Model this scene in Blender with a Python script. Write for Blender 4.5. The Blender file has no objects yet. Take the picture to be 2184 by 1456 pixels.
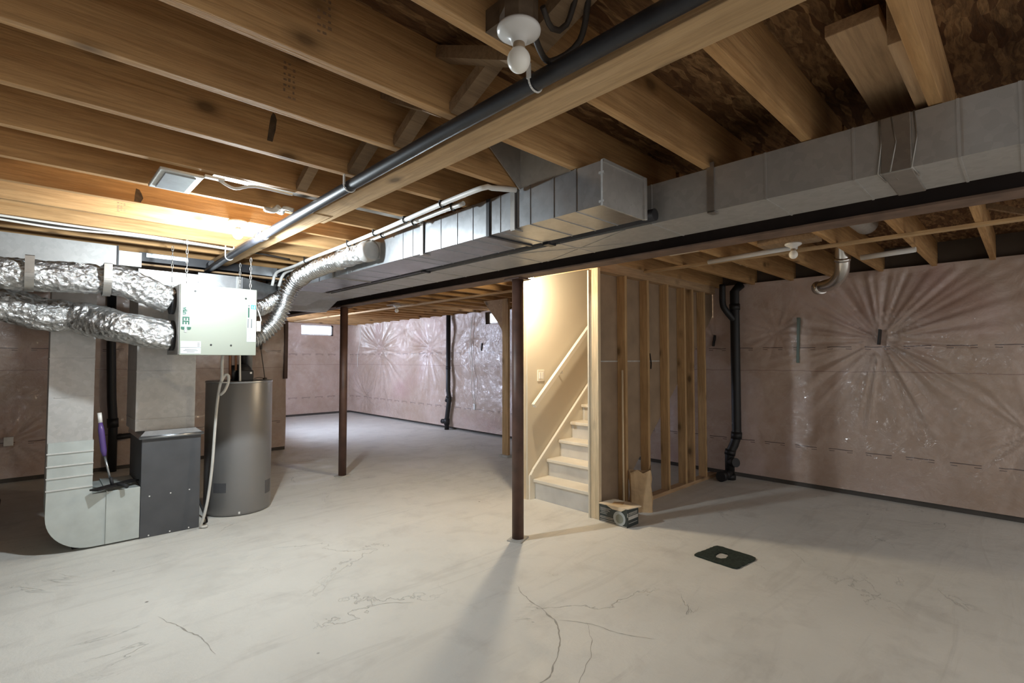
import bpy, bmesh, math, random
from mathutils import Vector, Matrix, noise
random.seed(7)
S = bpy.context.scene
C = S.collection
PI = math.pi

# ------------------------------------------------------------------ camera, world, exposure
cam = bpy.data.cameras.new('camera')
cam.sensor_width = 36.0
cam.lens = 1064.0 / 2184.0 * 36.0
cam.clip_start = 0.02
co = bpy.data.objects.new('camera', cam)
C.objects.link(co)
co.location = (0, 0, 1.40)
co.rotation_euler = (math.radians(90 + 2.035), 0, math.radians(-43.94))
S.camera = co

w = bpy.data.worlds.new('world')
S.world = w
w.use_nodes = True
bg = w.node_tree.nodes['Background']
bg.inputs[0].default_value = (0.90, 0.88, 0.86, 1)
bg.inputs[1].default_value = 0.48

S.view_settings.view_transform = 'Standard'
S.view_settings.look = 'None'
S.view_settings.gamma = 1.0
S.view_settings.use_curve_mapping = False
S.view_settings.exposure = 1.15
S.cycles.max_bounces = 10
S.cycles.diffuse_bounces = 5
S.cycles.glossy_bounces = 4
S.cycles.sample_clamp_indirect = 6.0

# daylight entering through the windows (area lights stand outside the panes)
def area(name, loc, rot, sx, sy, energy, col):
    l = bpy.data.lights.new(name, 'AREA')
    l.shape = 'RECTANGLE'; l.size = sx; l.size_y = sy; l.energy = energy; l.color = col
    o = bpy.data.objects.new(name, l); C.objects.link(o)
    o.location = loc; o.rotation_euler = rot
    return o
area('daylight_back_window', (5.28, 12.85, 2.14), (math.radians(-90), 0, 0), 1.1, 0.5, 26, (0.72, 0.83, 1.0))
area('daylight_side_window', (6.45, 6.98, 2.17), (0, math.radians(90), 0), 0.4, 0.8, 20, (0.8, 0.88, 1.0))
area('daylight_recess_window', (2.76, 9.7, 1.73), (0, math.radians(-90), 0), 0.72, 1.56, 90, (0.66, 0.76, 1.0))

# ------------------------------------------------------------------ node helpers
class NG:
    def __init__(s, name):
        s.m = bpy.data.materials.new(name); s.m.use_nodes = True
        s.t = s.m.node_tree; s.b = s.t.nodes['Principled BSDF']; s.oc = None; s.rnd = None
    def n(s, typ, **k):
        o = s.t.nodes.new(typ)
        for a, b in k.items(): setattr(o, a, b)
        return o
    def put(s, sock, v):
        if v is None: return
        if hasattr(v, 'is_output') : s.t.links.new(v, sock)
        else:
            if isinstance(v, (tuple, list)) and sock.type == 'RGBA' and len(v) == 3: v = (*v, 1)
            sock.default_value = v
    def coord(s, scale=(1, 1, 1), loc=(0, 0, 0), rand=True):
        if s.oc is None:
            s.oc = s.n('ShaderNodeTexCoord').outputs['Object']
            s.rnd = s.n('ShaderNodeObjectInfo').outputs['Random']
        mp = s.n('ShaderNodeMapping'); s.put(mp.inputs[0], s.oc)
        mp.inputs['Scale'].default_value = scale; mp.inputs['Location'].default_value = loc
        if not rand: return mp.outputs[0]
        v = s.n('ShaderNodeVectorMath', operation='MULTIPLY_ADD')
        cb = s.n('ShaderNodeCombineXYZ')
        for i in range(3): s.put(cb.inputs[i], s.rnd)
        s.put(v.inputs[0], cb.outputs[0]); v.inputs[1].default_value = (37, 53, 71); s.put(v.inputs[2], mp.outputs[0])
        return v.outputs[0]
    def noise(s, vec, scale=1, detail=4, rough=.5, dist=0, out='Fac'):
        o = s.n('ShaderNodeTexNoise'); s.put(o.inputs['Vector'], vec)
        o.inputs['Scale'].default_value = scale; o.inputs['Detail'].default_value = detail
        o.inputs['Roughness'].default_value = rough; o.inputs['Distortion'].default_value = dist
        return o.outputs[out]
    def voro(s, vec, scale=1, feature='F1', out='Distance', rnd=1):
        o = s.n('ShaderNodeTexVoronoi', feature=feature); s.put(o.inputs['Vector'], vec)
        o.inputs['Scale'].default_value = scale; o.inputs['Randomness'].default_value = rnd
        return o.outputs[out]
    def ramp(s, fac, stops):
        o = s.n('ShaderNodeValToRGB'); s.put(o.inputs[0], fac)
        e = o.color_ramp.elements
        while len(e) < len(stops): e.new(0.5)
        for i, (p, c) in enumerate(stops):
            e[i].position = p; c = (c, c, c) if isinstance(c, (int, float)) else c; e[i].color = (*c, 1)
        return o.outputs[0]
    def mix(s, fac, a, b, mode='MIX'):
        o = s.n('ShaderNodeMix', data_type='RGBA', blend_type=mode)
        s.put(o.inputs[0], fac); s.put(o.inputs[6], a); s.put(o.inputs[7], b)
        return o.outputs[2]
    def math(s, op, a, b=None, c=None):
        o = s.n('ShaderNodeMath', operation=op)
        s.put(o.inputs[0], a)
        if b is not None: s.put(o.inputs[1], b)
        if c is not None: s.put(o.inputs[2], c)
        return o.outputs[0]
    def sep(s, vec):
        o = s.n('ShaderNodeSeparateXYZ'); s.put(o.inputs[0], vec); return o.outputs
    def bump(s, h, strength=.3, dist=.01, normal=None):
        o = s.n('ShaderNodeBump'); s.put(o.inputs['Height'], h)
        o.inputs['Strength'].default_value = strength; o.inputs['Distance'].default_value = dist
        if normal is not None: s.put(o.inputs['Normal'], normal)
        s.put(s.b.inputs['Normal'], o.outputs[0]); return o.outputs[0]
    def set(s, **k):
        for a, v in k.items(): s.put(s.b.inputs[a.replace('_', ' ')], v)
        return s.m

def plain(name, col, rough=.6, metal=0, var=.12, sc=6, bump=.05, spec=.5):
    g = NG(name); v = g.coord()
    n = g.noise(v, sc, 5)
    c = g.mix(g.ramp(n, [(.3, 0), (.7, 1)]), tuple(x * (1 - var) for x in col), tuple(min(1, x * (1 + var)) for x in col))
    if bump: g.bump(g.noise(v, sc * 8, 3), bump, .003)
    return g.set(Base_Color=c, Roughness=rough, Metallic=metal, Specular_IOR_Level=spec)

def wood(name, axis, light, dark, knots=True, rough=.75, grime=.35):
    g = NG(name)
    sc = [9, 9, 9]; sc[axis] = .5
    v = g.coord(tuple(sc))
    base = g.noise(v, 1.6, 6, .6, .8)
    fine = g.ramp(g.noise(g.coord(tuple(x * 4 for x in sc)), 2.0, 4, .65, .5), [(.40, 0), (.66, 1)])
    c = g.mix(g.ramp(base, [(.3, 0), (.72, 1)]), dark, light)
    c = g.mix(g.math('MULTIPLY', fine, .42), c, tuple(x * .5 for x in dark))
    big = g.noise(g.coord((1.2, 1.2, 1.2)), 1.3, 4, .6)
    c = g.mix(g.math('MULTIPLY', g.ramp(big, [(.5, 0), (.72, 1)]), grime), c, tuple(x * .4 for x in dark))
    if knots:
        sk = [5.5, 5.5, 5.5]; sk[axis] = 3.0
        d = g.voro(g.coord(tuple(sk)), 1.0)
        c = g.mix(g.ramp(d, [(.07, .85), (.14, .35), (.24, 0)]), c, tuple(x * .28 for x in dark))
    g.bump(fine, .25, .004)
    return g.set(Base_Color=c, Roughness=rough, Specular_IOR_Level=.3)

M = {}
JL, JD = (.66, .41, .19), (.41, .22, .085)
M['joist'] = wood('joist_wood', 0, JL, JD)
M['wood_y'] = wood('plank_wood', 1, (.66, .46, .26), (.49, .32, .16), grime=.25)
M['stud'] = wood('stud_wood', 2, (.60, .40, .20), (.43, .26, .12), grime=.3)
M['wood_x'] = wood('plate_wood', 0, (.60, .41, .24), (.42, .27, .15))
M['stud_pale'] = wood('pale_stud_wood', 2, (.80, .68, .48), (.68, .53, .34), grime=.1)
M['brace'] = wood('brace_wood', 0, (.40, .28, .17), (.25, .16, .09), knots=False)

def osb():
    g = NG('strand_board')
    v = g.coord((1, 1, 1), rand=False)
    def layer(ang, sc, off):
        mp = g.n('ShaderNodeMapping'); wv = g.n('ShaderNodeVectorMath', operation='MULTIPLY_ADD')
        g.put(wv.inputs[0], g.noise(v, 5, 2, .5, 0, 'Color')); wv.inputs[1].default_value = (.05, .05, 0); g.put(wv.inputs[2], v)
        g.put(mp.inputs[0], wv.outputs[0]); mp.inputs['Rotation'].default_value = (0, 0, ang); mp.inputs['Scale'].default_value = sc; mp.inputs['Location'].default_value = (off, off, 0)
        return mp.outputs[0]
    l1, l2 = layer(.35, (7, 34, 1), 0), layer(1.25, (8, 40, 1), 9)
    a1 = g.voro(l1, 1, out='Color'); a2 = g.voro(l2, 1, out='Color')
    s1 = g.sep(a1); s2 = g.sep(a2)
    pick = g.math('GREATER_THAN', s1[1], .55)
    val = g.n('ShaderNodeMix', data_type='FLOAT'); g.put(val.inputs[0], pick); g.put(val.inputs[2], s1[0]); g.put(val.inputs[3], s2[0])
    sx = val.outputs[0]
    fine = g.noise(l1, 1.6, 5, .7, .4)
    c = g.mix(g.ramp(sx, [(.1, 0), (.95, 1)]), (.12, .055, .022), (.36, .21, .095))
    c = g.mix(g.ramp(fine, [(.38, .7), (.58, 0)]), c, (.06, .03, .014))
    g.bump(g.math('ADD', sx, fine), .7, .006)
    return g.set(Base_Color=c, Roughness=.8, Specular_IOR_Level=.25)
M['osb'] = osb()

def concrete():
    g = NG('bare_concrete')
    v = g.coord((1, 1, 1), rand=False)
    big = g.noise(v, .55, 5, .55, .6)
    med = g.noise(v, 3.5, 6, .62, .3)
    fine = g.noise(v, 55, 4, .7)
    c = g.mix(g.ramp(big, [(.3, 0), (.7, 1)]), (.60, .59, .545), (.73, .715, .66))
    c = g.mix(g.ramp(med, [(.52, 0), (.78, .5)]), c, (.42, .40, .365))
    c = g.mix(g.math('MULTIPLY', fine, .16), c, (.74, .72, .66))
    # trowel streaks
    st = g.noise(g.coord((.5, 3.5, 1), rand=False), 1.5, 5, .6, 1.4)
    c = g.mix(g.ramp(st, [(.55, 0), (.64, .20), (.72, 0)]), c, (.38, .36, .33))
    # dark pits
    pit = g.voro(v, 2.6)
    c = g.mix(g.ramp(pit, [(.015, .8), (.03, 0)]), c, (.10, .09, .08))
    # cracks : level set of warped noise, masked
    cr = g.noise(v, .75, 7, .58, .7)
    line = g.ramp(g.math('ABSOLUTE', g.math('SUBTRACT', cr, .5)), [(.0, .75), (.0035, 0)])
    mask = g.ramp(g.noise(v, .9, 2, .5, 0), [(.52, 0), (.60, 1)])
    lm = g.math('MULTIPLY', line, mask)
    c = g.mix(g.math('MULTIPLY', lm, .3), c, (.17, .155, .14))
    r = g.ramp(g.noise(v, 2.0, 4, .6, 1.2), [(.35, .42), (.65, .72)])
    h = g.math('ADD', g.math('MULTIPLY', st, .5), g.math('ADD', g.math('MULTIPLY', fine, .05), g.math('MULTIPLY', med, .6)))
    h = g.math('SUBTRACT', h, g.math('MULTIPLY', lm, .5))
    g.bump(h, .6, .022)
    return g.set(Base_Color=c, Roughness=r, Specular_IOR_Level=.4)
M['floor'] = concrete()

def batt(name, axis, printed=True):
    """pink fibreglass seen through a glossy clear vapour barrier; axis = horizontal object axis"""
    g = NG(name)
    v = g.coord((1, 1, 1), rand=False)
    sp = g.sep(v); u = sp[axis]; z = sp[2]
    n1 = g.noise(v, 1.6, 5, .6, .4); n2 = g.noise(v, 9, 5, .7, .5)
    c = g.mix(g.ramp(n1, [(.35, 0), (.68, 1)]), (.45, .33, .262), (.58, .445, .385))
    c = g.mix(g.ramp(n2, [(.42, 0), (.75, .55)]), c, (.62, .53, .49))
    c = g.mix(g.ramp(g.noise(v, .8, 3, .5), [(.58, 0), (.72, .5)]), c, (.42, .23, .22))
    # brown-ish tint in broad random patches
    c = g.mix(g.ramp(g.noise(v, .5, 2, .5, 1), [(.45, 0), (.6, .45)]), c, (.38, .27, .19))
    if printed:
        wob = g.math('MULTIPLY', g.noise(v, 5, 2), .03)
        zz = g.math('ADD', z, wob)
        dash = g.math('LESS_THAN', g.math('FRACT', g.math('MULTIPLY', u, 3.1)), .66)
        dash2 = g.math('LESS_THAN', g.math('FRACT', g.math('MULTIPLY', u, 6.2)), .3)
        for z0 in (.468, 1.543):
            l = g.math('MULTIPLY', g.math('LESS_THAN', g.math('ABSOLUTE', g.math('SUBTRACT', zz, z0)), .0042), dash)
            l2 = g.math('MULTIPLY', g.math('LESS_THAN', g.math('ABSOLUTE', g.math('SUBTRACT', zz, z0 - .022)), .0032), dash2)
            c = g.mix(g.math('MULTIPLY', g.math('MAXIMUM', l, l2), .85), c, (.07, .045, .05))
        seam = g.math('LESS_THAN', g.math('ABSOLUTE', g.math('SUBTRACT', zz, 1.285)), .004)
        c = g.mix(g.math('MULTIPLY', seam, .5), c, (.17, .09, .09))
    wr = g.noise(g.coord((1, 1, 1), rand=False), 4.5, 5, .62, 2.2)
    g.bump(wr, .35, .02)
    g.set(Base_Color=c, Roughness=.55, Specular_IOR_Level=.4, Coat_Weight=1.0, Coat_Roughness=.13, Coat_IOR=1.6)
    # the sheet itself carries crisper folds than the wool behind it
    cb = g.n('ShaderNodeBump'); g.put(cb.inputs['Height'], g.noise(g.coord((1, 1, 1), rand=False), 7, 4, .6, 3.0))
    cb.inputs['Strength'].default_value = .45; cb.inputs['Distance'].default_value = .03
    g.put(g.b.inputs['Coat Normal'], cb.outputs[0])
    return g.m
M['batt_y'] = batt('insulation_under_plastic', 1)
M['batt_x'] = batt('insulation_under_plastic_back', 0)

def galv(name, col=(.60, .62, .64), rough=.36, metal=.85):
    g = NG(name); v = g.coord()
    a = g.sep(g.voro(v, 38, out='Color'))[0]
    b = g.noise(v, 3, 4, .6, .5)
    c = g.mix(a, tuple(x * .88 for x in col), col)
    c = g.mix(g.ramp(b, [(.4, 0), (.75, .35)]), c, tuple(x * .62 for x in col))
    r = g.math('ADD', g.math('MULTIPLY', b, .25), rough - .12)
    g.bump(g.noise(v, 2.4, 3, .5), .35, .02)
    return g.set(Base_Color=c, Metallic=metal, Roughness=r)
M['galv'] = galv('galvanized_sheet', (.47, .49, .51), .33, .9)
M['galv_dull'] = galv('dull_galvanized_sheet', (.52, .51, .49), .50, .6)
M['galv_pale'] = galv('pale_sheet', (.70, .70, .67), .55, .35)
M['strap'] = galv('strap_metal', (.42, .40, .37), .4)

def foil():
    g = NG('crinkled_foil'); v = g.coord()
    h = g.math('ADD', g.noise(v, 26, 5, .65, 1.2), g.math('MULTIPLY', g.voro(v, 30), .7))
    g.bump(h, .9, .02)
    c = g.mix(g.noise(v, 8, 3), (.48, .48, .47), (.72, .72, .71))
    return g.set(Base_Color=c, Metallic=.92, Roughness=.24)
M['foil'] = foil()
def foil_flex():
    g = NG('bare_flex_foil'); v = g.coord()
    g.bump(g.noise(v, 60, 4, .6, 1), .6, .008)
    return g.set(Base_Color=(.55, .56, .56), Metallic=1.0, Roughness=.2)
M['flex'] = foil_flex()
M['chrome'] = plain('polished_duct_metal', (.75, .73, .70), .2, .95)
M['furnace'] = plain('charcoal_cabinet_paint', (.072, .074, .080), .6, .05)
M['filter'] = plain('pale_duct_steel', (.50, .54, .52), .5, .35)
M['tank'] = plain('grey_tank_paint', (.215, .21, .205), .38, .35, .04, 3)
M['tank_patch'] = plain('dark_tank_sticker', (.08, .08, .085), .45)
M['post'] = plain('red_oxide_paint', (.085, .043, .031), .5, 0, .25, 9)
M['beam'] = plain('dark_beam_paint', (.042, .028, .024), .6, .1, .25, 6)
M['beam_under'] = plain('brown_beam_primer', (.16, .10, .07), .7, 0, .3, 8)  # lower flange, browner and lighter than the web
M['black'] = plain('black_plastic', (.010, .010, .011), .5)
M['blackrub'] = plain('black_rubber', (.02, .02, .022), .7)
M['gaspipe'] = plain('black_iron_pipe', (.020, .020, .024), .42, .1, .3, 14)
M['white'] = plain('white_plastic', (.76, .75, .72), .4)
M['porcelain'] = plain('white_porcelain', (.72, .71, .69), .25, 0, .06)
M['cream'] = plain('cream_wall_paint', (.66, .60, .48), .7, 0, .03, 2)
M['drywall_back'] = plain('brown_gypsum_paper', (.30, .215, .14), .85, 0, .15, 5)
M['tread'] = plain('pale_stair_wood', (.74, .69, .59), .6, 0, .12, 4)
M['riser'] = plain('grey_riser_paint', (.60, .58, .54), .65, 0, .14, 4)  # risers a little darker and greyer than the treads
M['trimp'] = plain('white_trim_paint', (.82, .77, .66), .5, 0, .03)
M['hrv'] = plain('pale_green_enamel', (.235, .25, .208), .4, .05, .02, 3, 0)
M['label'] = plain('white_label_paper', (.42, .45, .45), .5, 0, .02, 3, 0)
M['green'] = plain('green_ink', (.006, .06, .032), .5, 0, .02, 3, 0)
M['blue'] = plain('blue_ink', (.04, .27, .66), .5, 0, .02, 3, 0)
M['ink'] = plain('grey_ink', (.05, .06, .06), .6, 0, .05, 3, 0)
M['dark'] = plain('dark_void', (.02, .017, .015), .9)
M['paper'] = plain('brown_paper', (.52, .36, .20), .8, 0, .15, 10, .3)
M['card'] = plain('pale_cardboard', (.68, .57, .42), .8, 0, .12, 8, .2)
M['boxblack'] = plain('printed_black_card', (.035, .045, .043), .4)
M['mat'] = plain('dark_green_turf', (.022, .032, .022), .95, 0, .5, 60, .9)
M['cap'] = plain('worn_white_plaster', (.46, .44, .40), .8, 0, .15, 20, .2)
M['purple'] = plain('purple_plastic', (.09, .05, .19), .35)
M['copper'] = plain('brown_copper', (.28, .13, .07), .4, .6)
M['grey'] = plain('grey_plastic', (.17, .17, .17), .5)
M['hose'] = plain('pale_grey_hose', (.55, .54, .50), .5)
M['frame'] = plain('white_window_vinyl', (.75, .77, .78), .4)
M['cable'] = plain('white_cable_sheath', (.70, .68, .62), .5)
M['wirebrown'] = plain('dark_cable_sheath', (.035, .026, .02), .6)
M['teal'] = plain('green_grey_strip', (.11, .15, .125), .5)
g = NG('window_glass'); g.set(Base_Color=(.95, .97, 1), Roughness=.02, Alpha=.10); M['glass'] = g.m
def bulbmat(name, col, e):
    g = NG(name); g.set(Base_Color=(.9, .88, .82), Roughness=.3)
    if e: g.set(Emission_Color=col, Emission_Strength=e)
    return g.m
M['collar'] = plain('tan_bulb_collar', (.30, .22, .14), .5)
M['rusty'] = plain('dark_box_metal', (.12, .085, .055), .6, .3, .4, 20)
M['bulb_off'] = plain('frosted_bulb', (.93, .91, .84), .3, 0, .01, 3, 0)
M['bulb_cool'] = bulbmat('lit_cool_bulb', (.88, .95, 1), 60)
M['bulb_warm'] = bulbmat('lit_warm_bulb', (1, .80, .50), 50)

# ------------------------------------------------------------------ mesh helpers
class MB:
    def __init__(s): s.bm = bmesh.new()
    def box(s, a, b, bev=0, rot=None, piv=None):
        a = Vector(a); b = Vector(b)
        lo = Vector([min(a[i], b[i]) for i in range(3)]); hi = Vector([max(a[i], b[i]) for i in range(3)])
        vs = [s.bm.verts.new((x, y, z)) for z in (lo.z, hi.z) for y in (lo.y, hi.y) for x in (lo.x, hi.x)]
        fs = [s.bm.faces.new([vs[i] for i in f]) for f in ((0, 2, 3, 1), (4, 5, 7, 6), (0, 1, 5, 4), (2, 6, 7, 3), (0, 4, 6, 2), (1, 3, 7, 5))]
        if bev:
            es = list({e for f in fs for e in f.edges})
            r = bmesh.ops.bevel(s.bm, geom=es, offset=bev, segments=2, affect='EDGES', profile=.5)
            vs = list({v for f in r['faces'] for v in f.verts} | {v for v in vs if v.is_valid})
        if rot is not None:
            piv = Vector(piv) if piv is not None else (lo + hi) / 2
            for v in vs: v.co = rot @ (v.co - piv) + piv
        return s
    def prism(s, poly, axis, a, b):
        """poly: list of 2-D points in the other two axes (in x,y,z order)"""
        def mk(p, t):
            q = list(p); q.insert(axis, t); return s.bm.verts.new(q)
        A = [mk(p, a) for p in poly]; B = [mk(p, b) for p in poly]
        s.bm.faces.new(A); s.bm.faces.new(B[::-1])
        n = len(poly)
        for i in range(n): s.bm.faces.new((A[i], B[i], B[(i + 1) % n], A[(i + 1) % n]))
        return s
    def tube(s, pts, r, n=12, cap=True, f=None, smooth=True):
        pts = [Vector(p) for p in pts]; N = len(pts)
        T = []
        for i in range(N):
            d = pts[min(i + 1, N - 1)] - pts[max(i - 1, 0)]
            T.append(d.normalized() if d.length > 1e-9 else Vector((0, 0, 1)))
        u = T[0].orthogonal().normalized(); rings = []
        for i in range(N):
            u = (u - T[i] * u.dot(T[i])).normalized(); v = T[i].cross(u)
            rr = r(i / (N - 1)) if callable(r) else r
            ring = []
            for k in range(n):
                a = 2 * PI * k / n
                q = rr if f is None else rr + f(i, k, pts[i])
                ring.append(s.bm.verts.new(pts[i] + (u * math.cos(a) + v * math.sin(a)) * q))
            rings.append(ring)
        for i in range(N - 1):
            for k in range(n):
                fc = s.bm.faces.new((rings[i][k], rings[i][(k + 1) % n], rings[i + 1][(k + 1) % n], rings[i + 1][k])); fc.smooth = smooth
        if cap: s.bm.faces.new(rings[0][::-1]); s.bm.faces.new(rings[-1])
        return s
    def lathe(s, c, prof, n=24, axis=(0, 0, 1), smooth=True):
        """prof: list of (radius, height along axis) from point c"""
        ax = Vector(axis).normalized(); u = ax.orthogonal().normalized(); v = ax.cross(u); c = Vector(c); rings = []
        for r, h in prof:
            if r < 1e-6: rings.append([s.bm.verts.new(c + ax * h)])
            else: rings.append([s.bm.verts.new(c + ax * h + (u * math.cos(2 * PI * k / n) + v * math.sin(2 * PI * k / n)) * r) for k in range(n)])
        for A, B in zip(rings, rings[1:]):
            for k in range(n):
                j = (k + 1) % n
                if len(A) == 1 and len(B) == 1: continue
                if len(A) == 1: f = s.bm.faces.new((A[0], B[j], B[k]))
                elif len(B) == 1: f = s.bm.faces.new((A[k], A[j], B[0]))
                else: f = s.bm.faces.new((A[k], A[j], B[j], B[k]))
                f.smooth = smooth
        if len(rings[0]) > 1: s.bm.faces.new(rings[0][::-1])
        if len(rings[-1]) > 1: s.bm.faces.new(rings[-1])
        return s
    def bar(s, a, b, w, h, up=(0, 0, 1)):
        a = Vector(a); b = Vector(b); d = (b - a).normalized(); up = Vector(up)
        sd = d.cross(up).normalized(); up = sd.cross(d).normalized()
        vs = [s.bm.verts.new(p + sd * x * w / 2 + up * y * h / 2) for p in (a, b) for x, y in ((-1, -1), (1, -1), (1, 1), (-1, 1))]
        for f in ((3, 2, 1, 0), (4, 5, 6, 7), (0, 1, 5, 4), (1, 2, 6, 5), (2, 3, 7, 6), (3, 0, 4, 7)): s.bm.faces.new([vs[i] for i in f])
        return s

def build(name, mb, mat, parent=None, origin=None):
    bm = mb.bm; bmesh.ops.recalc_face_normals(bm, faces=bm.faces)
    me = bpy.data.meshes.new(name); 
    o = bpy.data.objects.new(name, me)
    if parent is not None:
        p = parent; off = Vector((0, 0, 0))
        while p is not None: off += p.location; p = p.parent
        bmesh.ops.translate(bm, verts=bm.verts, vec=-off); o.parent = parent
    elif origin == 'world': pass
    else:
        xs = [v.co for v in bm.verts]
        lo = Vector([min(v[i] for v in xs) for i in range(3)]); hi = Vector([max(v[i] for v in xs) for i in range(3)])
        c = Vector(((lo.x + hi.x) / 2, (lo.y + hi.y) / 2, lo.z)) if origin is None else Vector(origin)
        bmesh.ops.translate(bm, verts=bm.verts, vec=-c); o.location = c
    bm.to_mesh(me); bm.free(); me.materials.append(mat); C.objects.link(o)
    return o
def tag(o, label, cat, group=None):
    o['label'] = label; o['category'] = cat
    if group: o['group'] = group
    return o
def thing(name, loc, label, cat, group=None):
    o = bpy.data.objects.new(name, None); o.empty_display_size = .05; C.objects.link(o); o.location = loc
    return tag(o, label, cat, group)
def struct(name, mb, mat):
    o = build(name, mb, mat, origin='world'); o['kind'] = 'structure'; return o
def dup(root, delta, label):
    r = root.copy(); C.objects.link(r); r.location = root.location + Vector(delta); r['label'] = label
    for ch in list(root.children):
        c = ch.copy(); C.objects.link(c); c.parent = r
        for gch in ch.children:
            d = gch.copy(); C.objects.link(d); d.parent = c
    return r
def spline(pts, step=.02):
    P = [Vector(p) for p in pts]; P = [P[0] * 2 - P[1]] + P + [P[-1] * 2 - P[-2]]; out = []
    for i in range(1, len(P) - 2):
        n = max(2, int((P[i + 1] - P[i]).length / step))
        for k in range(n):
            t = k / n; a, b, c, d = P[i - 1], P[i], P[i + 1], P[i + 2]
            out.append(.5 * ((2 * b) + (c - a) * t + (2 * a - 5 * b + 4 * c - d) * t * t + (3 * b - a - 3 * c + d) * t ** 3))
    out.append(P[-2]); return out
def text_mesh(name, body, size, mat, parent, origin, xdir, ydir, bold=0.0, ext=.0004, align='LEFT'):
    cu = bpy.data.curves.new(name, 'FONT'); cu.body = body; cu.size = size; cu.extrude = ext; cu.offset = bold; cu.align_x = align
    t = bpy.data.objects.new(name, cu); C.objects.link(t)
    dg = bpy.context.evaluated_depsgraph_get(); dg.update()
    me = bpy.data.meshes.new_from_object(t.evaluated_get(dg))
    bpy.data.objects.remove(t)
    xd = Vector(xdir).normalized(); yd = Vector(ydir).normalized(); zd = xd.cross(yd)
    R = Matrix((xd, yd, zd)).transposed().to_4x4()
    off = Vector((0, 0, 0)); p = parent
    while p is not None: off += p.location; p = p.parent
    me.transform(Matrix.Translation(Vector(origin) - off) @ R)
    me.materials.clear(); me.materials.append(mat)
    o = bpy.data.objects.new(name, me); C.objects.link(o); o.parent = parent
    return o

# ------------------------------------------------------------------ main dimensions
XR, YB = 6.20, 12.60          # right wall, back wall
XC, YC = 2.88, 8.15           # corner of the left part
JB, JT = 2.28, 2.515          # joist underside, underside of the deck
XBM = 2.66                    # near edge of the steel beam
XW, YW = -2.6, -1.6           # how far the modelled room goes left and behind

# ------------------------------------------------------------------ setting
struct('floor', MB().box((-4.2, -4.0, -.12), (XR + .3, YB + .3, 0)), M['floor'])
struct('ceiling', MB().box((-4.2, -1.6, JT), (XR + .3, YB + .3, JT + .02)), M['osb'])

def crack(pts, wd):
    P = spline([(x, y, .0006) for x, y in pts], .02); m = MB(); L = []
    for i, p in enumerate(P):
        d = (P[min(i + 1, len(P) - 1)] - P[max(i - 1, 0)]).normalized(); s_ = Vector((-d.y, d.x, 0))
        q = p + s_ * .012 * noise.noise(p * 11) + s_ * .005 * noise.noise(p * 45); ww = wd * (.35 + abs(noise.noise(p * 17)) * 2.2) * min(1, (i + .3) / 6, (len(P) - i) / 6)
        L.append((m.bm.verts.new(q - s_ * ww), m.bm.verts.new(q + s_ * ww)))
    for a, b in zip(L, L[1:]): m.bm.faces.new((a[0], b[0], b[1], a[1]))
    build('crack', m, M['crack'], bpy.data.objects['floor'])
M['crack'] = plain('crack_dirt', (.36, .34, .30), .9)
crack([(2.20, 2.25), (2.13, 2.08), (2.09, 1.90), (2.05, 1.79), (1.93, 1.66), (1.78, 1.56), (1.66, 1.51), (1.52, 1.52)], .0035)
crack([(2.07, 1.80), (2.16, 1.66), (2.20, 1.50), (2.28, 1.34)], .002)
crack([(2.17, 1.68), (2.05, 1.56), (1.93, 1.47), (1.80, 1.42), (1.70, 1.36)], .0016)
crack([(.53, 3.33), (.62, 3.04), (.66, 2.88), (.66, 2.72)], .0028)
crack([(1.35, 2.65), (1.50, 2.60), (1.62, 2.50)], .0022)

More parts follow.
